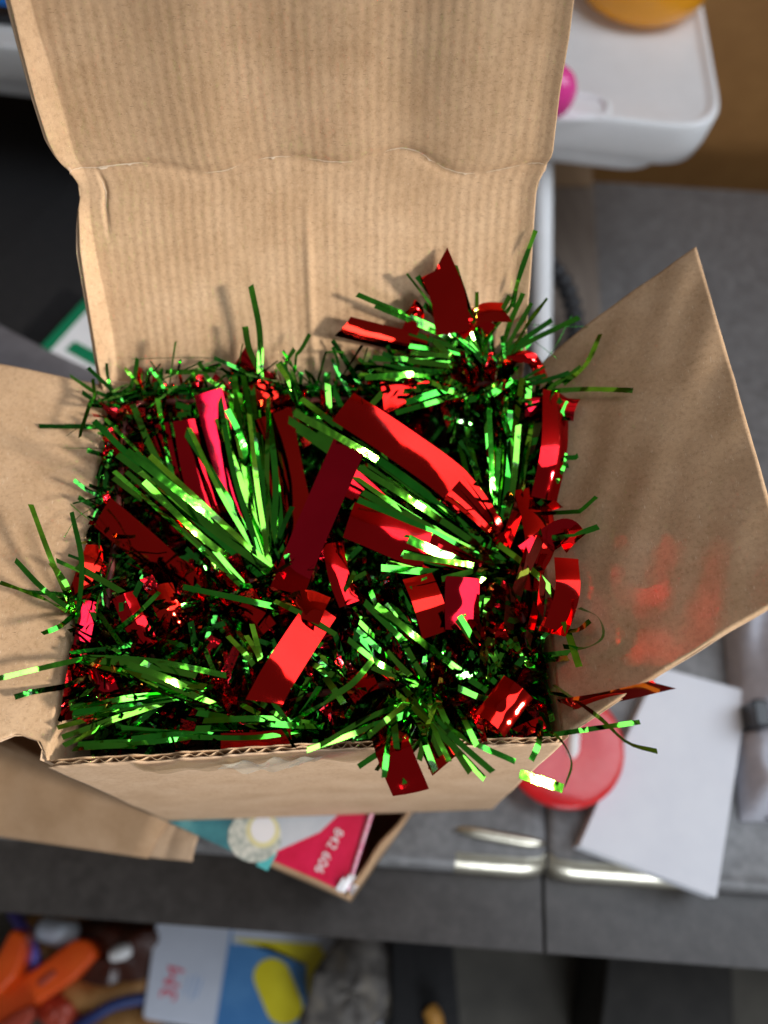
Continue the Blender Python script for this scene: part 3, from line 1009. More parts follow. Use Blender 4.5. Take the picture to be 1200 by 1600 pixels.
blade([(850, 610, 8), (885, 590, 14), (908, 573, 16)], 8, 10, inside=False)
B(775, 850, 772, 630, 3, 26, 9.5, z1=10); B(780, 860, 806, 612, 5, 50, 10, z1=12); B(800, 850, 830, 592, 3, 24, 9.5, z1=14)
B(820, 760, 880, 610, 2, 26, 10, z0=2, z1=16); B(838, 730, 878, 625, 1, 0, 11, z1=18)
B(770, 890, 745, 690, 4, 50, 9, z1=4); B(865, 810, 932, 776, 1, 0, 9, z1=12); B(880, 850, 935, 823, 1, 0, 9, z1=12)
B(868, 760, 888, 700, 3, 40, 7, z1=8); B(868, 790, 858, 720, 2, 12, 8, z1=10)
blade([(778, 850, 4), (830, 890, 10), (868, 935, 10), (905, 1042, 6)], 10.5, 5, 12)
B(775, 1085, 585, 946, 2, 8, 10, z1=14); B(805, 1070, 722, 962, 3, 26, 10, z1=14); B(800, 1060, 745, 960, 2, 14, 9.5)
B(665, 1030, 592, 925, 4, 44, 9.5, z1=12); B(670, 1020, 640, 900, 4, 40, 9.5, z1=14); B(650, 1060, 555, 985, 3, 30, 9)
B(745, 1010, 762, 915, 4, 34, 10, z0=-6, z1=8); B(775, 1000, 815, 975, 2, 20, 9)
B(505, 1098, 583, 1030, 1, 0, 10, z1=14, z0=8); B(540, 1098, 508, 1058, 1, 0, 10, z1=12, z0=8)
for (tx, ty) in ((560, 1198), (588, 1204), (612, 1190), (640, 1178), (702, 1190), (735, 1207), (757, 1217), (770, 1206), (655, 1188), (690, 1180),
                 (550, 1160), (525, 1140), (722, 1180), (632, 1225), (575, 1150), (805, 1190), (668, 1160), (710, 1150), (500, 1165), (480, 1172), (745, 1165), (620, 1170), (600, 1215), (680, 1205)):
    B(645 + random.uniform(-45, 55), 1075 + random.uniform(-10, 15), tx, ty, 1, 0, 9.5, z0=2, z1=12, sag=14)
B(255, 1095, 95, 1152, 3, 34, 10, z1=4); B(330, 1078, 112, 1112, 4, 30, 10, z1=6); B(345, 1110, 190, 1035, 3, 24, 10, z1=8)
B(130, 1030, 352, 1066, 3, 22, 10, z0=4, z1=6); B(335, 1120, 135, 1020, 2, 18, 9, z1=6); B(175, 988, 249, 925, 1, 0, 9, z0=6, z1=12)
B(255, 968, 90, 872, 2, 10, 9, z1=12); B(415, 1070, 375, 985, 4, 34, 9.5, z0=8, z1=12); B(290, 915, 430, 948, 1, 0, 9, z0=10, z1=10)
B(430, 935, 525, 992, 1, 0, 8, z0=12, z1=14); B(520, 1135, 300, 1130, 4, 40, 9, z1=2); B(470, 1150, 390, 1085, 3, 40, 9, z1=4)
B(450, 1140, 500, 1070, 3, 40, 8.5); B(240, 1160, 110, 1180, 3, 26, 9, z0=-4, z1=-1); B(340, 1150, 180, 1150, 4, 34, 9, z0=-6, z1=0)
for (tx, ty) in ((48, 788), (80, 880), (0, 910), (24, 875), (66, 990), (112, 800)):
    B(118, 960, tx, ty, 1, 0, 7.5, z0=4, z1=16, sag=12)
blade([(135, 1028, 4), (60, 1045, 12), (-10, 1062, 16)], 9, 20, inside=False)
B(408, 590, 392, 446, 1, 0, 9, z0=8, z1=30); B(400, 580, 383, 510, 1, 0, 9, z0=8, z1=20); B(262, 578, 338, 578, 1, 0, 8, z0=10, z1=12)
B(288, 605, 302, 578, 1, 0, 9, z0=8, z1=14); B(320, 630, 275, 640, 2, 20, 9, z0=4, z1=8)
for (tx, ty) in ((442, 548), (460, 545), (484, 522), (430, 566), (520, 542), (540, 548), (505, 575), (560, 560), (345, 575), (370, 570), (235, 575), (215, 560), (195, 575), (145, 592), (310, 565), (250, 580)):
    B(tx + random.uniform(-50, 70), ty + random.uniform(40, 75), tx, ty, 1, 0, random.uniform(5, 8.5), z0=-4, z1=9, sag=18, rollr=65)
blade([(865, 1070, 2), (935, 1120, 12), (980, 1160, 14), (1027, 1174, 12)], 10, 24, 12, inside=False)
blade([(850, 1150, 0), (930, 1138, 8), (1000, 1128, 10)], 8, 34, inside=False)
blade([(880, 1232, 12), (850, 1222, 13), (812, 1209, 14)], 14, -6, inside=False, hot=0.0004)
blade([(830, 1135, 2), (870, 1150, 10), (893, 1190, 12), (882, 1230, 12)], 5, 60, 14, inside=False)
blade([(845, 1125, 0), (842, 1160, 8), (830, 1188, 8)], 10, 10, inside=False)
blade([(905, 950, 4), (935, 965, 10), (942, 995, 8), (915, 1012, 4), (880, 1010, 0)], 10, 50, 18, inside=False)
blade([(860, 985, 0), (900, 985, 6), (922, 970, 8)], 9, 40, 10)
B(820, 1100, 735, 1045, 4, 60, 9, z1=4); B(840, 1060, 790, 980, 4, 60, 9, z1=4); B(690, 1090, 600, 1020, 4, 60, 9, z1=4)
B(560, 1080, 490, 1010, 3, 50, 9, z1=2); B(600, 1010, 560, 930, 3, 40, 9, z1=2); B(510, 940, 560, 880, 3, 40, 8, z1=4)

# --- further blades picked out along the cord, and the fine mass underneath
def wild(s_idx, length, up=0.55):
    c = core[s_idx]
    t = nrm(core[min(s_idx + 2, 399)] - core[max(s_idx - 2, 0)])
    a = nrm(np.cross(t, [0, 0, 1])); b = np.cross(a, t)
    th = random.uniform(-math.pi, math.pi) if random.random() < 0.4 else random.gauss(math.pi / 2, 0.9)
    d = nrm(math.cos(th) * a + math.sin(th) * b + t * random.gauss(0, 0.35))
    side = nrm(np.cross(d, [random.gauss(0, 1) for _ in range(3)]))
    bow = random.uniform(-0.2, 0.2) * length
    ztop = H + 0.012 + 0.02 * (c[0] > 0.03) * (c[1] > 0.11)
    if c[2] + d[2] * length > ztop: d[2] = (ztop - c[2]) / length
    P = np.array([c + d * length * q + side * bow * q * q - np.array([0, 0, 1]) * 0.10 * length * q * q for q in np.linspace(0.03, 1, 7)])
    return keep_inside(P, True), d

print("hand placed green blades", n_green)
extra = max(0, 300 - n_green)
for k in range(extra):
    P, d = wild(random.randrange(400), random.uniform(0.022, 0.04))
    V, f = ribbon_geo(P, random.uniform(0.0018, 0.0027), toward(P[3], 0.5), 0, 0, 2, 0.2, 0.2, random.uniform(-0.5, 0.5))
    obj('green_foil_blade', V, f, M['green'], tin)

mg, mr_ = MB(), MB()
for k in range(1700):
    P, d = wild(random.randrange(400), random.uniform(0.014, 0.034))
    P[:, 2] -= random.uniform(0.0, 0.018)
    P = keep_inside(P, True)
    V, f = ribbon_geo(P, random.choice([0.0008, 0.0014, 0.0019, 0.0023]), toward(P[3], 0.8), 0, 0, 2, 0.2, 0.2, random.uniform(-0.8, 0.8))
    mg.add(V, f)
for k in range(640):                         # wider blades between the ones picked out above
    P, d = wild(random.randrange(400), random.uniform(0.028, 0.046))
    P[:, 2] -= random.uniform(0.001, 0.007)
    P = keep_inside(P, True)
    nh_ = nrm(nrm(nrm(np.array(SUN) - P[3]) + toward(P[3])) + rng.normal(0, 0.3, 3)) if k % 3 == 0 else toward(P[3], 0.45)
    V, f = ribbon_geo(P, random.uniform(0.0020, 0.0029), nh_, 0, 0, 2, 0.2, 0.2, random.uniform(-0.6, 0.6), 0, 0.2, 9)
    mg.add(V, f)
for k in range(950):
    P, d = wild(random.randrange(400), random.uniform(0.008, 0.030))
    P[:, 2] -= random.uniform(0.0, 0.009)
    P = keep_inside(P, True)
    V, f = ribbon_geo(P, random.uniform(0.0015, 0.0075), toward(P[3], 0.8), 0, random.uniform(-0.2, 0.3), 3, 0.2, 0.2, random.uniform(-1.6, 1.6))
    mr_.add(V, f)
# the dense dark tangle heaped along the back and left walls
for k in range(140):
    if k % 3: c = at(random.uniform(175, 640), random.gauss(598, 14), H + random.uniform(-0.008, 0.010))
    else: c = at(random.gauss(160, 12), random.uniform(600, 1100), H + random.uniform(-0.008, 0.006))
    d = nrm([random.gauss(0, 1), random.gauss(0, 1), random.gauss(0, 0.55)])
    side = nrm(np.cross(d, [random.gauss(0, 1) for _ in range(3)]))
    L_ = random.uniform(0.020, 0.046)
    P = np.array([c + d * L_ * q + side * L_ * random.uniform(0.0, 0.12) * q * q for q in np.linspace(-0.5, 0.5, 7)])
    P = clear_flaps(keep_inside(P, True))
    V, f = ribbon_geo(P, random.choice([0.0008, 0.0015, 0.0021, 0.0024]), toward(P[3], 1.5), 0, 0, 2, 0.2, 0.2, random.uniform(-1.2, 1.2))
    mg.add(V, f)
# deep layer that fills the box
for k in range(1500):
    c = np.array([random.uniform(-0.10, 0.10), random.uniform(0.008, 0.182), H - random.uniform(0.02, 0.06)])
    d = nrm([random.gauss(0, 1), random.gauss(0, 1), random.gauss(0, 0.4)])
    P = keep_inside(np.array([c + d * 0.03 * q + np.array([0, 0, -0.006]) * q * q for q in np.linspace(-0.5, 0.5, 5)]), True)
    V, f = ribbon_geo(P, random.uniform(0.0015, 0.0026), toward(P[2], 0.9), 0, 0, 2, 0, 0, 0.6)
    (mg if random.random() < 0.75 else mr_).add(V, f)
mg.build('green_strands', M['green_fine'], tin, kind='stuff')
mr_.build('red_strands', M['red_fine'], tin, kind='stuff')
# a few hair-thin loose threads
for pth in (([(250, 590, 8), (290, 580, 14), (335, 560, 12), (205, 561, 16)]), ([(780, 505, 22), (850, 508, 24), (940, 512, 26)]), ([(770, 470, 26), (820, 520, 24), (870, 560, 20)]),
            ([(830, 590, 12), (865, 545, 20), (895, 490, 26)]), ([(150, 790, 2), (120, 810, 8), (100, 840, 10)]), ([(870, 657, 6), (900, 656, 10), (928, 657, 12)])):
    mb = MB(); tube(mb, catmull([at(x, y, H + z * 0.001) for x, y, z in pth], 20), 0.00016, 5); mb.build('loose_thread', M['green_fine'], tin)

# ------------------------------------------------------------------ larger carton underneath with its printed package
ZR = -0.004
cA = at(545, 1405, ZR)
e1 = nrm(at(190, 1250, ZR) - cA)             # along its front wall, to the left
e2 = np.array([e1[1], -e1[0], 0.0])          # along its right wall, backwards
if e2[1] < 0: e2 = -e2
e2 = nrm(at(640, 1268, ZR) - cA)
carton = empty('carton', (*(cA + e1 * 0.15 + e2 * 0.12)[:2], ZT), 'larger worn cardboard carton under the open box, holding a red printed package', 'carton')
mb = MB()
def wall(a, b, zt, zb, th, mbx, wob=0.0):
    d = nrm(b - a); n = np.array([-d[1], d[0], 0])
    nn = 30
    A, Bp = [], []
    for z, k in ((zb, 0), (zt, 1)):
        for i in range(nn):
            t = i / (nn - 1)
            p = a + (b - a) * t
            jj = wob * k * (math.sin(t * 15) + 0.6 * math.sin(t * 41 + 1))
            A.append([p[0] + n[0] * jj, p[1] + n[1] * jj, z + k * jj * 0.6]); Bp.append([p[0] + n[0] * (th + jj), p[1] + n[1] * (th + jj), z + k * jj * 0.6])
    solid_sheet(mbx, np.array(A), np.array(Bp), nn, 2)
W1, W2 = 0.36, 0.23
c0, c1, c2_, c3 = cA, cA + e1 * W1, cA + e1 * W1 + e2 * W2, cA + e2 * W2
for nm, a, b, wob in (('front_wall', c1, c0, 0.0004), ('side_wall', c0, c3, 0.0012), ('back_wall_panel', c3, c2_, 0.0004), ('side_wall', c2_, c1, 0.0004)):
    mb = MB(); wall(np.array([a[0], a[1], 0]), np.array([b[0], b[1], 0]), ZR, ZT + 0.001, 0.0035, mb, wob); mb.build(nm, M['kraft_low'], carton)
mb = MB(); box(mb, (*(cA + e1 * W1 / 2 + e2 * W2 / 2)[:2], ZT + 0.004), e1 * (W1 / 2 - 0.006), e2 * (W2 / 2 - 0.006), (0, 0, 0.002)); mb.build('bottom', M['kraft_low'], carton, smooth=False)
# its front flap, folded out over the desk; the lighter tab at the end
def quad_flap(name, pts, m, th=0.0035, n=16):
    a, b, c, d = [np.asarray(p) for p in pts]
    U_, V_ = np.meshgrid(np.linspace(0, 1, n), np.linspace(0, 1, n))
    U_, V_ = U_.ravel(), V_.ravel()
    P = bil(a, b, c, d)(U_, V_)
    P[:, 2] += 0.003 * np.sin(V_ * 3.1) + 0.0012 * np.sin(U_ * 11) * V_ - 0.0018 * np.exp(-((U_ - 0.42) / 0.03) ** 2)
    mbx = MB(); solid_sheet(mbx, P, P - np.array([0, 0, th]), n, n)
    return mbx.build(name, m, carton)
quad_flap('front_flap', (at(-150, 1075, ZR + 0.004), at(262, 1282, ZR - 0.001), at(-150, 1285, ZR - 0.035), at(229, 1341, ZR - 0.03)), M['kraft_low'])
quad_flap('flap_tab', (at(254, 1279, ZR - 0.005), at(311, 1303, ZR - 0.004), at(226, 1339, ZR - 0.034), at(299, 1346, ZR - 0.03)), M['kraft_out'], 0.002)

# the printed package inside
zp = -0.0035
pB = at(541, 1396, zp); f1 = nrm(e1 + 0.01 * e2); 
f2 = nrm(at(583, 1262, zp) - pB)
PKG_L, PKG_W = 0.21, 0.20
pkg = empty('printed_package', (*(pB + f1 * 0.14 + f2 * 0.1)[:2], ZT + 0.007), 'crimson and teal printed package with a white number, inside the lower carton', 'package')
def pk(a, b, dz=0.0):
    q = pB + f1 * a + f2 * b
    return np.array([q[0], q[1], zp + dz])
mb = MB()
poly = [pk(0, 0), pk(0, PKG_W), pk(PKG_L, PKG_W), pk(PKG_L, 0)]
prism(mb, poly[::1], ZT + 0.007, zp, 0.0012)
mb.build('body', M['red_print'], pkg)
def flat(name, pts, m, parent, z, th=0.0003, rnd=0):
    mbx = MB()
    pts = round_poly(pts, rnd) if rnd else [np.array(p[:2]) for p in pts]
    ar = sum(pts[i][0] * pts[(i + 1) % len(pts)][1] - pts[(i + 1) % len(pts)][0] * pts[i][1] for i in range(len(pts)))
    if ar < 0: pts = pts[::-1]
    prism(mbx, pts, z, z + th)
    return mbx.build(name, m, parent, smooth=False)
def ax(L, z): return [at(x, y, z) for x, y in L]
flat('printed_field', ax([(418, 1356), (432, 1328), (500, 1296), (530, 1262), (230, 1240), (215, 1262)], zp), M['teal_print'], pkg, zp, 0.0002)
flat('printed_glow', ax([(428, 1332), (500, 1300), (540, 1262), (528, 1240), (430, 1240), (405, 1290)], zp), M['pale_print'], pkg, zp + 0.0002, 0.0002)
flat('printed_corner', ax([(400, 1352), (418, 1361), (434, 1332), (412, 1338)], zp), M['cyan_print'], pkg, zp + 0.0002, 0.0002)
def disc(cx, cy, rx, ry, n=28): return [(cx + rx * math.cos(2 * math.pi * k / n), cy + ry * math.sin(2 * math.pi * k / n)) for k in range(n)]
flat('printed_pearl', ax(disc(398, 1308, 42, 40), zp), M['pearl_print'], pkg, zp + 0.0004, 0.0002)
flat('printed_ring', ax(disc(411, 1298, 26, 27), zp), M['cream_print'], pkg, zp + 0.0006, 0.0002)
flat('printed_spot', ax(disc(411, 1296, 19, 21), zp), M['white_print'], pkg, zp + 0.0008, 0.0002)
txd = at(500, 1356, zp) - at(528, 1302, zp)
text_mesh('lettering', "842 606", M['white_print'], pkg, at(514, 1329, zp) + np.array([0, 0, 0.0004]), txd, np.cross([0, 0, 1], txd), 0.0092)
mb = MB(); tube(mb, [pk(0, 0.002, 0.0004), pk(0, 0.05, 0.0006), pk(0, 0.1, 0.0004), pk(0, PKG_W - .01, 0)], [0.0012, 0.0016, 0.0018, 0.0014], 8); mb.build('worn_edge', M['pink_edge'], pkg)
mb = MB()
for k in range(7):
    a = at(528 + k * 3.2, 1392 - 5 * math.sin(k * 1.7) - (8 if 2 < k < 6 else 0), zp)
    V, f = ribbon_geo(np.array([a, a + e2 * 0.004 + [0, 0, 0.003], a + e2 * 0.006 + [0, 0, 0.001]]), 0.004, np.array([0, 0, 1.0]), random.uniform(-.6, .6), 0, 2)
    mb.add(V, f)
mb.build('torn_corner', M['white_print'], pkg)

# ------------------------------------------------------------------ things on the right of the desk
zq = ZT + 0.0005
pp = [at(905, 1322, ZT + 0.02), at(1120, 1402, ZT + 0.02), at(1169, 1080, ZT + 0.02), at(1030, 1042, ZT + 0.02), at(975, 1160, ZT + 0.02)]
mb = MB(); prism(mb, [p[:2] for p in pp], zq, ZT + 0.02, 0.0006)
mb.build('paper_pad', M['paper'], None, smooth=False, label='thick pale white paper pad lying on the desk below the raised right flap', cat='paper pad')

rt = at(880, 1162, ZT + 0.03)
dish = empty('red_disc', (rt[0], rt[1], ZT + 0.0205), 'flat glossy translucent red disc beside the front right corner of the open box', 'disc')
zb = ZT + 0.0205
R_o = 0.049
mb = MB(); lathe(mb, (rt[0], rt[1], zb), [(0.0002, 0), (R_o - 0.003, 0), (R_o - 0.001, 0.001), (R_o, 0.003), (R_o, 0.008), (R_o - 0.001, 0.0095), (R_o - 0.004, 0.0105), (R_o - 0.012, 0.0112), (R_o - 0.020, 0.0110), (0.014, 0.0095), (0.0002, 0.009)], 64)
mb.build('shell', M['red_tape'], dish)
mb = MB(); tube(mb, catmull([rt + np.array([0.006, -0.012, -0.0005]), rt + np.array([0.008, 0.0, 0.0]), rt + np.array([0.012, 0.014, -0.0005])], 10), [0.0005, 0.003, 0.0045, 0.005, 0.005, 0.005, 0.005, 0.0045, 0.003, 0.0005], 12)
mb.build('white_grip', M['white_plastic'], dish)  # white tube in place of a highlight on the disc

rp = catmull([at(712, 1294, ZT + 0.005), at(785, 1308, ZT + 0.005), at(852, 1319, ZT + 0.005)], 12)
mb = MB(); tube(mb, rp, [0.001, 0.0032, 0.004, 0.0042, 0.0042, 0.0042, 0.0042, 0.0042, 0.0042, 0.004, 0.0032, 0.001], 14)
mb.build('glossy_rod', M['table_lip'], None, label='short shiny pale rod lying on the desk in front of the red disc', cat='rod')  # added rod, shaped as a short streak of glare

# folded grey cloth at the right edge
mb = MB()
n, m_ = 44, 26
V = []
for j in range(m_):
    for i in range(n):
        s, t = i / (n - 1), j / (m_ - 1)
        a = at(1142 + 190 * s + 30 * t, 950 + 330 * t, ZT + 0.02)
        z = ZT + 0.003 + 0.035 * min(1, s * 9) ** 0.5 * min(1, (1 - t) * 6) ** 0.5 + 0.006 * math.sin(s * 21 + t * 3 + 2 * math.sin(t * 5)) * min(1, s * 9) + 0.004 * math.sin(t * 31 + s * 4) * (t > 0.4)
        V.append([a[0], a[1], max(z, ZT + 0.003)])
Vb = [[p[0], p[1], ZT + 0.001] for p in V]
solid_sheet(mb, np.array(V), np.array(Vb), n, m_)
mb.build('folded_cloth', M['cloth'], None, label='grey folded cloth at the right edge beside the paper pad', cat='cloth')
mb = MB()
c = at(1174, 1122, ZT + 0.025)
prism(mb, round_poly([c + ex * a + ey * b for a, b in ((-0.006, -0.011), (0.006, -0.011), (0.006, 0.011), (-0.006, 0.011))], 0.003), ZT + 0.02, ZT + 0.045, 0.002)
tube(mb, [c + ey * -0.008 + [0, 0, 0.0], c + ey * -0.045 + ex * 0.004 + [0, 0, -0.01], c + ey * -0.075 + ex * 0.010 + [0, 0, -0.02]], 0.0022, 8)
mb.build('black_clip', M['black_gloss'], None, label='small black clip with a thin strap between paper pad and grey cloth', cat='clip')

# dark wooden board by the tray leg
mb = MB()
prism(mb, [p[:2] for p in ax([(840, 640), (948, 640), (927, 292), (856, 292)], ZT + 0.012)], zq, ZT + 0.012, 0.001)
brd = mb.build('wooden_board', M['dark_wood'], None, smooth=False, label='dark brown wooden board lying on the desk under the white tray corner', cat='board')
flat('board_end', ax([(856, 290), (927, 290), (925, 250), (858, 250)], ZT + 0.012), M['mid_wood'], brd, zq, 0.0105)

# white plastic tray table
ZW = 0.095
tr = empty('tray_table', (*at(600, 150, ZW)[:2], ZT), 'white plastic tray table with rounded corner behind the back flap', 'tray table')
corner = [at(-260, 25, ZW), at(1133, 208, ZW), at(1096, -40, ZW), at(1060, -230, ZW), at(-260, -300, ZW)]
outl = round_poly(corner[:2], 0) if False else None
def tray_ring(inset, rnd):
    A, Bc, D = at(-260, 40, ZW), at(1136, 206, ZW), at(1088, -60, ZW)
    u_ = nrm(A - Bc); v_ = nrm(D - Bc)
    nA = np.array([-u_[1], u_[0], 0]); 
    if np.dot(nA, D - Bc) < 0: nA = -nA
    nD = np.array([-v_[1], v_[0], 0])
    if np.dot(nD, A - Bc) < 0: nD = -nD
    Bi = Bc + nA * inset + nD * inset
    L1 = 1.05
    far = Bi + v_ * (0.36 - 2 * inset)
    p = [Bi, far, far + u_ * (L1 - 2 * inset), Bi + u_ * (L1 - 2 * inset)]
    return round_poly(p, rnd, 8)
rings = [(0.016, 0.05, -0.048), (0.006, 0.054, -0.046), (0.002, 0.056, -0.030), (0.0, 0.056, -0.004), (0.0015, 0.056, -0.001), (0.004, 0.054, 0.0), (0.0075, 0.052, -0.001), (0.010, 0.050, -0.004), (0.014, 0.046, -0.0055)]
V, f = [], []
for ins, rnd, z in rings:
    V += [np.array([p[0], p[1], ZW + z]) for p in tray_ring(ins, rnd)]
n = len(tray_ring(0, 0.05))
for k in range(len(rings) - 1):
    for i in range(n):
        j = (i + 1) % n
        f.append((k * n + i, k * n + j, (k + 1) * n + j, (k + 1) * n + i))
f.append(tuple((len(rings) - 1) * n + i for i in range(n))); f.append(tuple(range(n))[::-1])
obj('tray_top', V, f, M['white_plastic'], tr)
# rim round the slot in the tray
mb = MB()
zt_ = ZW - 0.0050
slot = [at(x, y, zt_) for x, y in ((820, 140), (925, 152), (948, 166), (940, 184), (900, 186), (820, 180))]
sp = catmull(slot + [slot[0]], 40); tube(mb, sp, 0.0035, 8); mb.build('slot_rim', M['white_plastic'], tr)
flat('slot_floor', slot, M['white_plastic'], tr, zt_ - 0.0003, 0.0004)
# under-tray lip and splayed legs
V, f = [], []
rings2 = [(0.03, 0.05, -0.078), (0.022, 0.05, -0.076), (0.018, 0.05, -0.05), (0.03, 0.05, -0.0482)]
for ins, rnd, z in rings2:
    V += [np.array([p[0], p[1], ZW + z]) for p in tray_ring(ins + 0.012, rnd)]
for k in range(3):
    for i in range(n):
        j = (i + 1) % n
        f.append((k * n + i, k * n + j, (k + 1) * n + j, (k + 1) * n + i))
f.append(tuple(range(n))[::-1]); f.append(tuple(3 * n + i for i in range(n)))
obj('under_lip', V, f, M['white_plastic'], tr)
rr = tray_ring(0.06, 0.05)
la, lb_ = at(848, 255, ZW - 0.07), at(846, 600, ZT + 0.004)
mb = MB(); tube(mb, catmull([la, (la + lb_) / 2, lb_], 8), 0.0105, 14); mb.build('leg', M['white_plastic'], tr)
for px in ((-150, 60),):
    a = at(-150, 60, ZW - 0.07); mb = MB(); tube(mb, [a, [a[0], a[1] - 0.04, ZT + 0.004]], 0.0135, 14); mb.build('leg', M['white_plastic'], tr)

# black ribbed hose round the leg
hp = catmull([at(x, y, z) for x, y, z in ((815, 385, ZT + 0.03), (850, 404, ZT + 0.05), (884, 448, ZT + 0.05), (899, 505, ZT + 0.04), (893, 560, ZT + 0.03), (860, 610, ZT + 0.02), (820, 660, ZT + 0.014))], 120)
mb = MB(); tube(mb, hp, 0.0090 + 0.0012 * np.sign(np.sin(np.arange(120) * 1.05)), 12)
mb.build('ribbed_hose', M['black_rubber'], None, label='black ribbed hose curving past the white tray leg', cat='hose')

# on the tray: amber jar, pink bead, tablet
zt2 = ZW - 0.0050
jc = at(996, 0, zt2)
jar = empty('amber_jar', (jc[0], jc[1], zt2), 'translucent orange amber round jar on the white tray', 'jar')
mb = MB(); lathe(mb, (jc[0], jc[1], zt2), [(0.0, 0.0005), (0.040, 0.0005), (0.058, 0.004), (0.066, 0.012), (0.068, 0.022), (0.067, 0.045), (0.060, 0.060), (0.045, 0.070), (0.043, 0.080)], 56)
mb.build('body', M['amber'], jar)
mb = MB(); lathe(mb, (jc[0], jc[1], zt2), [(0.0435, 0.072), (0.047, 0.073), (0.047, 0.092), (0.0, 0.093)], 40); mb.build('lid', M['white_plastic'], jar)
bc = at(859, 146, zt2 + 0.022)
bd = empty('pink_ball', (bc[0], bc[1], zt2), 'glossy pink hollow ball on the tray beside the back flap', 'ball')
mb = MB()
prof = [(0.024 * math.sin(math.pi * k / 22), -0.024 * math.cos(math.pi * k / 22)) for k in range(1, 20)]
prof = [(0.0003, -0.024)] + prof + [(0.0085, 0.0215), (0.0065, 0.016), (0.0002, 0.014)]
V0 = MB(); lathe(V0, (0, 0, 0), prof, 36)
P0 = np.concatenate(V0.V)
rx = Matrix.Rotation(math.radians(58), 3, Vector((0.4, -1, 0.0)).normalized()) if False else Matrix.Rotation(math.radians(-35), 3, 'X') @ Matrix.Rotation(math.radians(35), 3, 'Y')
P0 = P0 @ np.array(rx).T
mb.add(P0 + np.array([bc[0], bc[1], zt2 + 0.0245]), V0.F); mb.build('shell', M['pink'], bd)
tb = empty('tablet', (*at(-80, -30, zt2)[:2], zt2), 'black edged tablet with blue screen at the far left of the tray', 'tablet')
tA, tB_ = at(-220, 16, zt2), at(75, 46, zt2)
tu = nrm(tB_ - tA); tv = np.array([-tu[1], tu[0], 0])
mb = MB(); prism(mb, round_poly([tA, tB_, tB_ + tv * 0.16, tA + tv * 0.16], 0.008), zt2 + 0.0005, zt2 + 0.010, 0.002); mb.build('body', M['black_gloss'], tb)
flat('screen', [tA + tu * 0.012 + tv * 0.016, tB_ - tu * 0.012 + tv * 0.016, tB_ - tu * 0.012 + tv * 0.15, tA + tu * 0.012 + tv * 0.15], M['screen'], tb, zt2 + 0.010, 0.0003)

# ------------------------------------------------------------------ things on the left of the desk
zc = ZT + 0.05
mb = MB()
prism(mb, round_poly([p[:2] for p in ax([(-160, 130), (-160, 600), (70, 585), (175, 480), (260, 480), (260, 120)], zc)][::1], 0.012), zq, zc, 0.006)
mb.build('black_case', M['black'], None, label='black fabric case in the shade below the white tray', cat='case')
za = ZT + 0.075
card = empty('printed_card_box', (*at(120, 540, za)[:2], ZT), 'white card box with green border and green block beside the back flap', 'box')
cpts = ax([(38, 572), (150, 450), (300, 520), (190, 650)], za)
mb = MB(); prism(mb, [p[:2] for p in cpts], zq, za, 0.001); mb.build('body', M['white_card'], card, smooth=False)
flat('green_border', ax([(47, 560), (146, 452), (160, 459), (66, 562)], za), M['green_ink'], card, za, 0.0003)
flat('green_block', ax([(101, 547), (117, 533), (190, 570), (175, 588)], za), M['green_ink'], card, za, 0.0003)
# grey bar with a blue edge
zg = ZT + 0.115
gb = empty('grey_bar', (*at(60, 560, zg)[:2], ZT), 'long grey plastic bar with a blue purple underside next to the left flap', 'bar')
mb = MB(); prism(mb, [p[:2] for p in ax([(-150, 430), (-150, 515), (60, 592), (150, 622), (200, 628), (190, 598), (75, 545)], zg)][::1], zg - 0.02, zg, 0.003); mb.build('body', M['grey_plastic'], gb)
mb = MB(); prism(mb, [p[:2] for p in ax([(-150, 500), (-150, 545), (60, 605), (160, 628), (170, 610)], zg - 0.021)], zq, zg - 0.021, 0.001); mb.build('blue_base', M['purple'], gb, smooth=False)

# ------------------------------------------------------------------ clutter on the floor below the desk edge
def fl(px, py, z=0.0): return at(px, py, ZF + z)
zb_ = 0.05
bxq = [(248, 1456), (612, 1484), (590, 1640), (222, 1590)]
bw = empty('white_printed_box', (*fl(420, 1530)[:2], ZF), 'white box printed blue and yellow with red lettering on the floor', 'box')
top = ZF + zb_
mb = MB(); prism(mb, round_poly([p[:2] for p in ax([(250, 1400), (222, 1592), (590, 1650), (622, 1400)], top)], 0.006), ZF + 0.001, top, 0.002); mb.build('body', M['box_white'], bw)
flat('blue_panel', ax([(366, 1420), (330, 1640), (486, 1640), (478, 1506), (420, 1478), (362, 1475)], top), M['box_blue'], bw, top, 0.0003)
flat('yellow_panel', ax([(362, 1466), (500, 1476), (502, 1484), (524, 1504), (508, 1540), (510, 1560), (490, 1588), (478, 1572), (478, 1508), (440, 1494)], top), M['box_yellow'], bw, top, 0.0003)
cap = []
ca, cb, cr_ = np.array([425.0, 1526]), np.array([444, 1572.0]), 29
for k in range(13):
    a = math.pi * k / 12
    cap.append(ca + cr_ * np.array([math.cos(a + math.pi * 0.87), math.sin(a + math.pi * 0.87)]))
for k in range(13):
    a = math.pi * k / 12
    cap.append(cb + cr_ * np.array([math.cos(a + math.pi * 1.87), math.sin(a + math.pi * 1.87)]))
flat('yellow_badge', ax([tuple(c) for c in cap], top), M['box_yellow'], bw, top + 0.0004, 0.0003)
d_ = fl(275, 1520, zb_) - fl(264, 1556, zb_)
text_mesh('logo', "3M", M['box_red'], bw, fl(270, 1537, zb_), d_, np.cross([0, 0, 1], d_), 0.026)
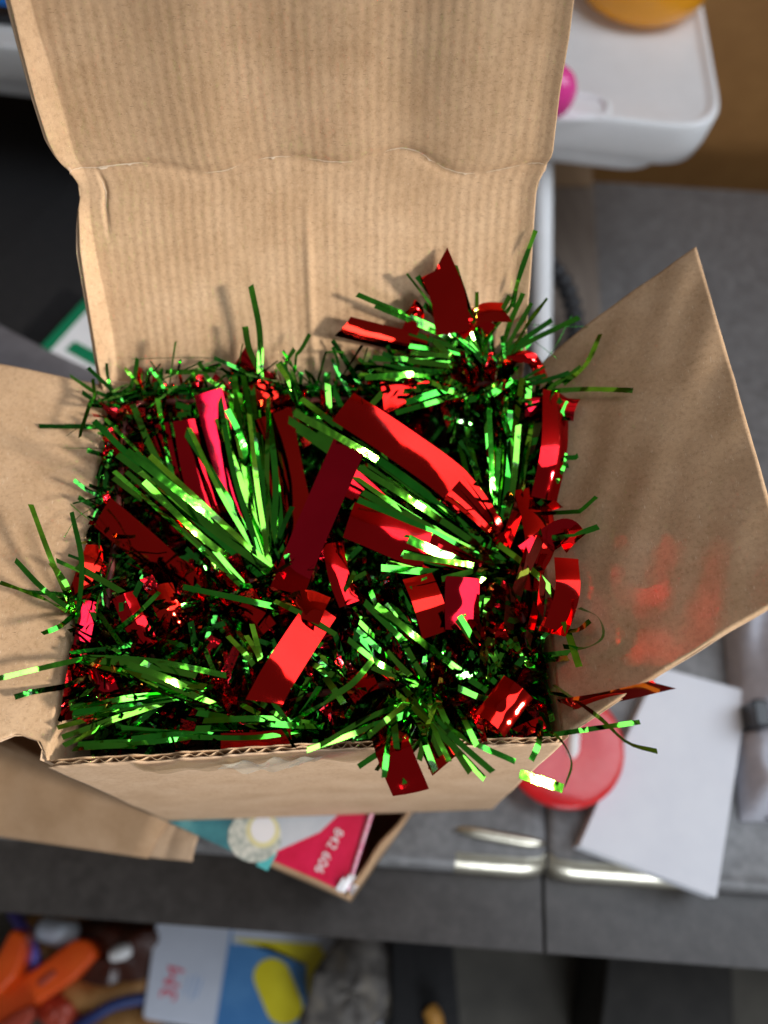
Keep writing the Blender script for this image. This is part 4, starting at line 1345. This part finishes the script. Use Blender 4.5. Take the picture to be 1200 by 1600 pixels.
for k, (lx, ly, s) in enumerate(((293, 1540, 30), (303, 1543, 40), (311, 1544, 30))):
    flat('lettering_line', ax([(lx + 3, ly - s * .5), (lx + 6, ly - s * .5), (lx - 4, ly + s * .5), (lx - 7, ly + s * .5)], top), M['box_ink'], bw, top, 0.0003)
# crumpled lump on the box
def lump(name, c, r, m, seed, parent=None, squash=(1, 1, 0.6), amp=0.28, **tags):
    rr_ = np.random.default_rng(seed)
    dirs = rr_.normal(size=(14, 3)); dirs /= np.linalg.norm(dirs, axis=1, keepdims=True); off = rr_.uniform(0.66, 1.0, 14)
    nu_, nv_ = 40, 24
    V = []
    for j in range(nv_):
        for i in range(nu_):
            th, ph = 2 * math.pi * i / nu_, math.pi * j / (nv_ - 1)
            d = np.array([math.sin(ph) * math.cos(th), math.sin(ph) * math.sin(th), math.cos(ph)])
            dd = dirs @ d
            rad = min([o / max(x, 1e-3) for o, x in zip(off, dd) if x > 0.05] + [1.12])
            rad *= 1 + amp * 0.2 * math.sin(5 * th + 3 * ph + seed)
            V.append(np.asarray(c) + r * rad * d * np.array(squash))
    f = [(j * nu_ + i, (j + 1) * nu_ + i, (j + 1) * nu_ + (i + 1) % nu_, j * nu_ + (i + 1) % nu_) for j in range(nv_ - 1) for i in range(nu_)]
    return obj(name, V, f, m, parent, True, **tags)
lc = fl(548, 1548, zb_ + 0.03)
lump('crumpled_bag', lc, 0.052, M['stone'], 4, None, (1, 1.1, 0.6), label='crumpled grey brown bag lying on the white printed box', cat='bag')
# orange tool
def capsule(path, r, m, name, parent=None, flatz=0.7, **tags):
    P = catmull(path, 24)
    t = np.linspace(0, 1, 24)
    prof = np.interp(t, [0, 0.03, 0.1, 0.9, 0.97, 1], [0.3, 0.75, 1, 1, 0.75, 0.3])
    mbx = MB(); tube(mbx, P, np.interp(t, np.linspace(0, 1, len(r)), r) * prof, 16)
    return mbx.build(name, m, parent, **tags)
og = empty('orange_tool', fl(60, 1540), 'bright orange plastic tool with a slotted arm on the floor at left', 'tool')
def bar(name, pts, z0, z1, m, parent, rnd=0.006, **tags):
    mbx = MB()
    q = round_poly([p[:2] for p in ax(pts, ZF + z1)], rnd)
    if sum(q[i][0] * q[(i + 1) % len(q)][1] - q[(i + 1) % len(q)][0] * q[i][1] for i in range(len(q))) < 0: q = q[::-1]
    prism(mbx, q, ZF + z0, ZF + z1, 0.004)
    return mbx.build(name, m, parent, **tags)
bar('arm', [(-40, 1575), (0, 1545), (62, 1508), (118, 1466), (142, 1470), (150, 1492), (112, 1532), (52, 1572), (10, 1612), (-40, 1640)], 0.03, 0.065, M['orange'], og)
bar('arm', [(-30, 1530), (2, 1480), (18, 1450), (36, 1458), (38, 1486), (24, 1524), (-10, 1560)], 0.06, 0.09, M['orange'], og)
bar('slot', [(54, 1540), (60, 1530), (84, 1514), (88, 1520), (64, 1542)], 0.0652, 0.067, M['dull_red'], og, 0.002)
bar('grip', [(-30, 1620), (20, 1585), (50, 1568), (52, 1590), (20, 1625), (-20, 1660)], 0.066, 0.082, M['dull_red'], og)
# dark glossy case
mb = MB(); cc = fl(188, 1495, 0.02)
brown = lump('brown_case', cc, 0.058, M['brown_glass'], 9, None, (1.0, 0.9, 0.7), label='glossy dark brown case between orange tool and white printed box', cat='case')
capsule([fl(172, 1494, 0.075), fl(190, 1488, 0.078), fl(206, 1482, 0.075)], [0.006, 0.008, 0.006], M['white_plastic'], 'clasp', brown)  # highlight on the case modelled as a small white capsule
capsule([fl(100, 1535, 0.03), fl(150, 1560, 0.035), fl(230, 1535, 0.03), fl(250, 1490, 0.02)], [0.014, 0.016, 0.012, 0.012], M['tan_leather'], 'leather_strap', None, label='tan leather strap curving below the dark brown case', cat='strap')
capsule([fl(130, 1640, 0.02), fl(190, 1612, 0.03), fl(245, 1650, 0.02)], [0.026, 0.03, 0.026], M['tan_leather'], 'leather_pouch', None, label='tan leather pouch at the bottom edge left of the printed box', cat='pouch')
mb = MB(); tube(mb, catmull([fl(95, 1620, 0.03), fl(140, 1592, 0.05), fl(180, 1570, 0.05), fl(228, 1560, 0.04), fl(250, 1562, 0.03)], 30), 0.006, 10)
mb.build('blue_cord', M['blue_cord'], None, label='dark blue cord lying over the tan leather pouch', cat='cord')
lump('red_ball', fl(100, 1573, 0.03), 0.022, M['dull_red'], 12, None, (1, 1, 0.9), label='dull red ball beside the orange tool', cat='ball')
mb = MB(); tube(mb, catmull([fl(20, 1425, 0.03), fl(45, 1470, 0.06), fl(55, 1510, 0.05), fl(40, 1540, 0.03)], 30), 0.006, 10)
mb.build('violet_cable', M['purple'], None, label='violet cable looping behind the orange tool', cat='cable')
lump('brown_pouch', fl(80, 1478, 0.01), 0.05, M['tan_leather'], 15, None, (1.2, 0.7, 0.5), label='brown pouch behind the orange tool under the desk edge', cat='pouch')
capsule([fl(60, 1448, 0.04), fl(95, 1458, 0.045), fl(125, 1455, 0.04)], [0.012, 0.014, 0.01], M['pale_print'], 'grey_clamp', None, label='pale grey clamp at the desk edge above the orange tool', cat='clamp')
# black bin with a small ochre thing
bn = empty('black_bin', fl(665, 1560), 'black tapered bin on the floor right of the printed box', 'bin')
zt3 = 0.10
mb = MB()
ring = round_poly([p[:2] for p in ax([(612, 1440), (612, 1640), (722, 1640), (705, 1440)], ZF + zt3)], 0.01)
prism(mb, ring, ZF + 0.001, ZF + zt3, 0.003); mb.build('body', M['black'], bn)
capsule([fl(668, 1574, zt3 + 0.008), fl(678, 1590, zt3 + 0.010), fl(682, 1625, zt3 + 0.008)], [0.008, 0.009, 0.009], M['amber_small'], 'ochre_handle', None, label='small ochre handle lying on the black bin', cat='handle')
# dark block put in for the shadow on the floor at right
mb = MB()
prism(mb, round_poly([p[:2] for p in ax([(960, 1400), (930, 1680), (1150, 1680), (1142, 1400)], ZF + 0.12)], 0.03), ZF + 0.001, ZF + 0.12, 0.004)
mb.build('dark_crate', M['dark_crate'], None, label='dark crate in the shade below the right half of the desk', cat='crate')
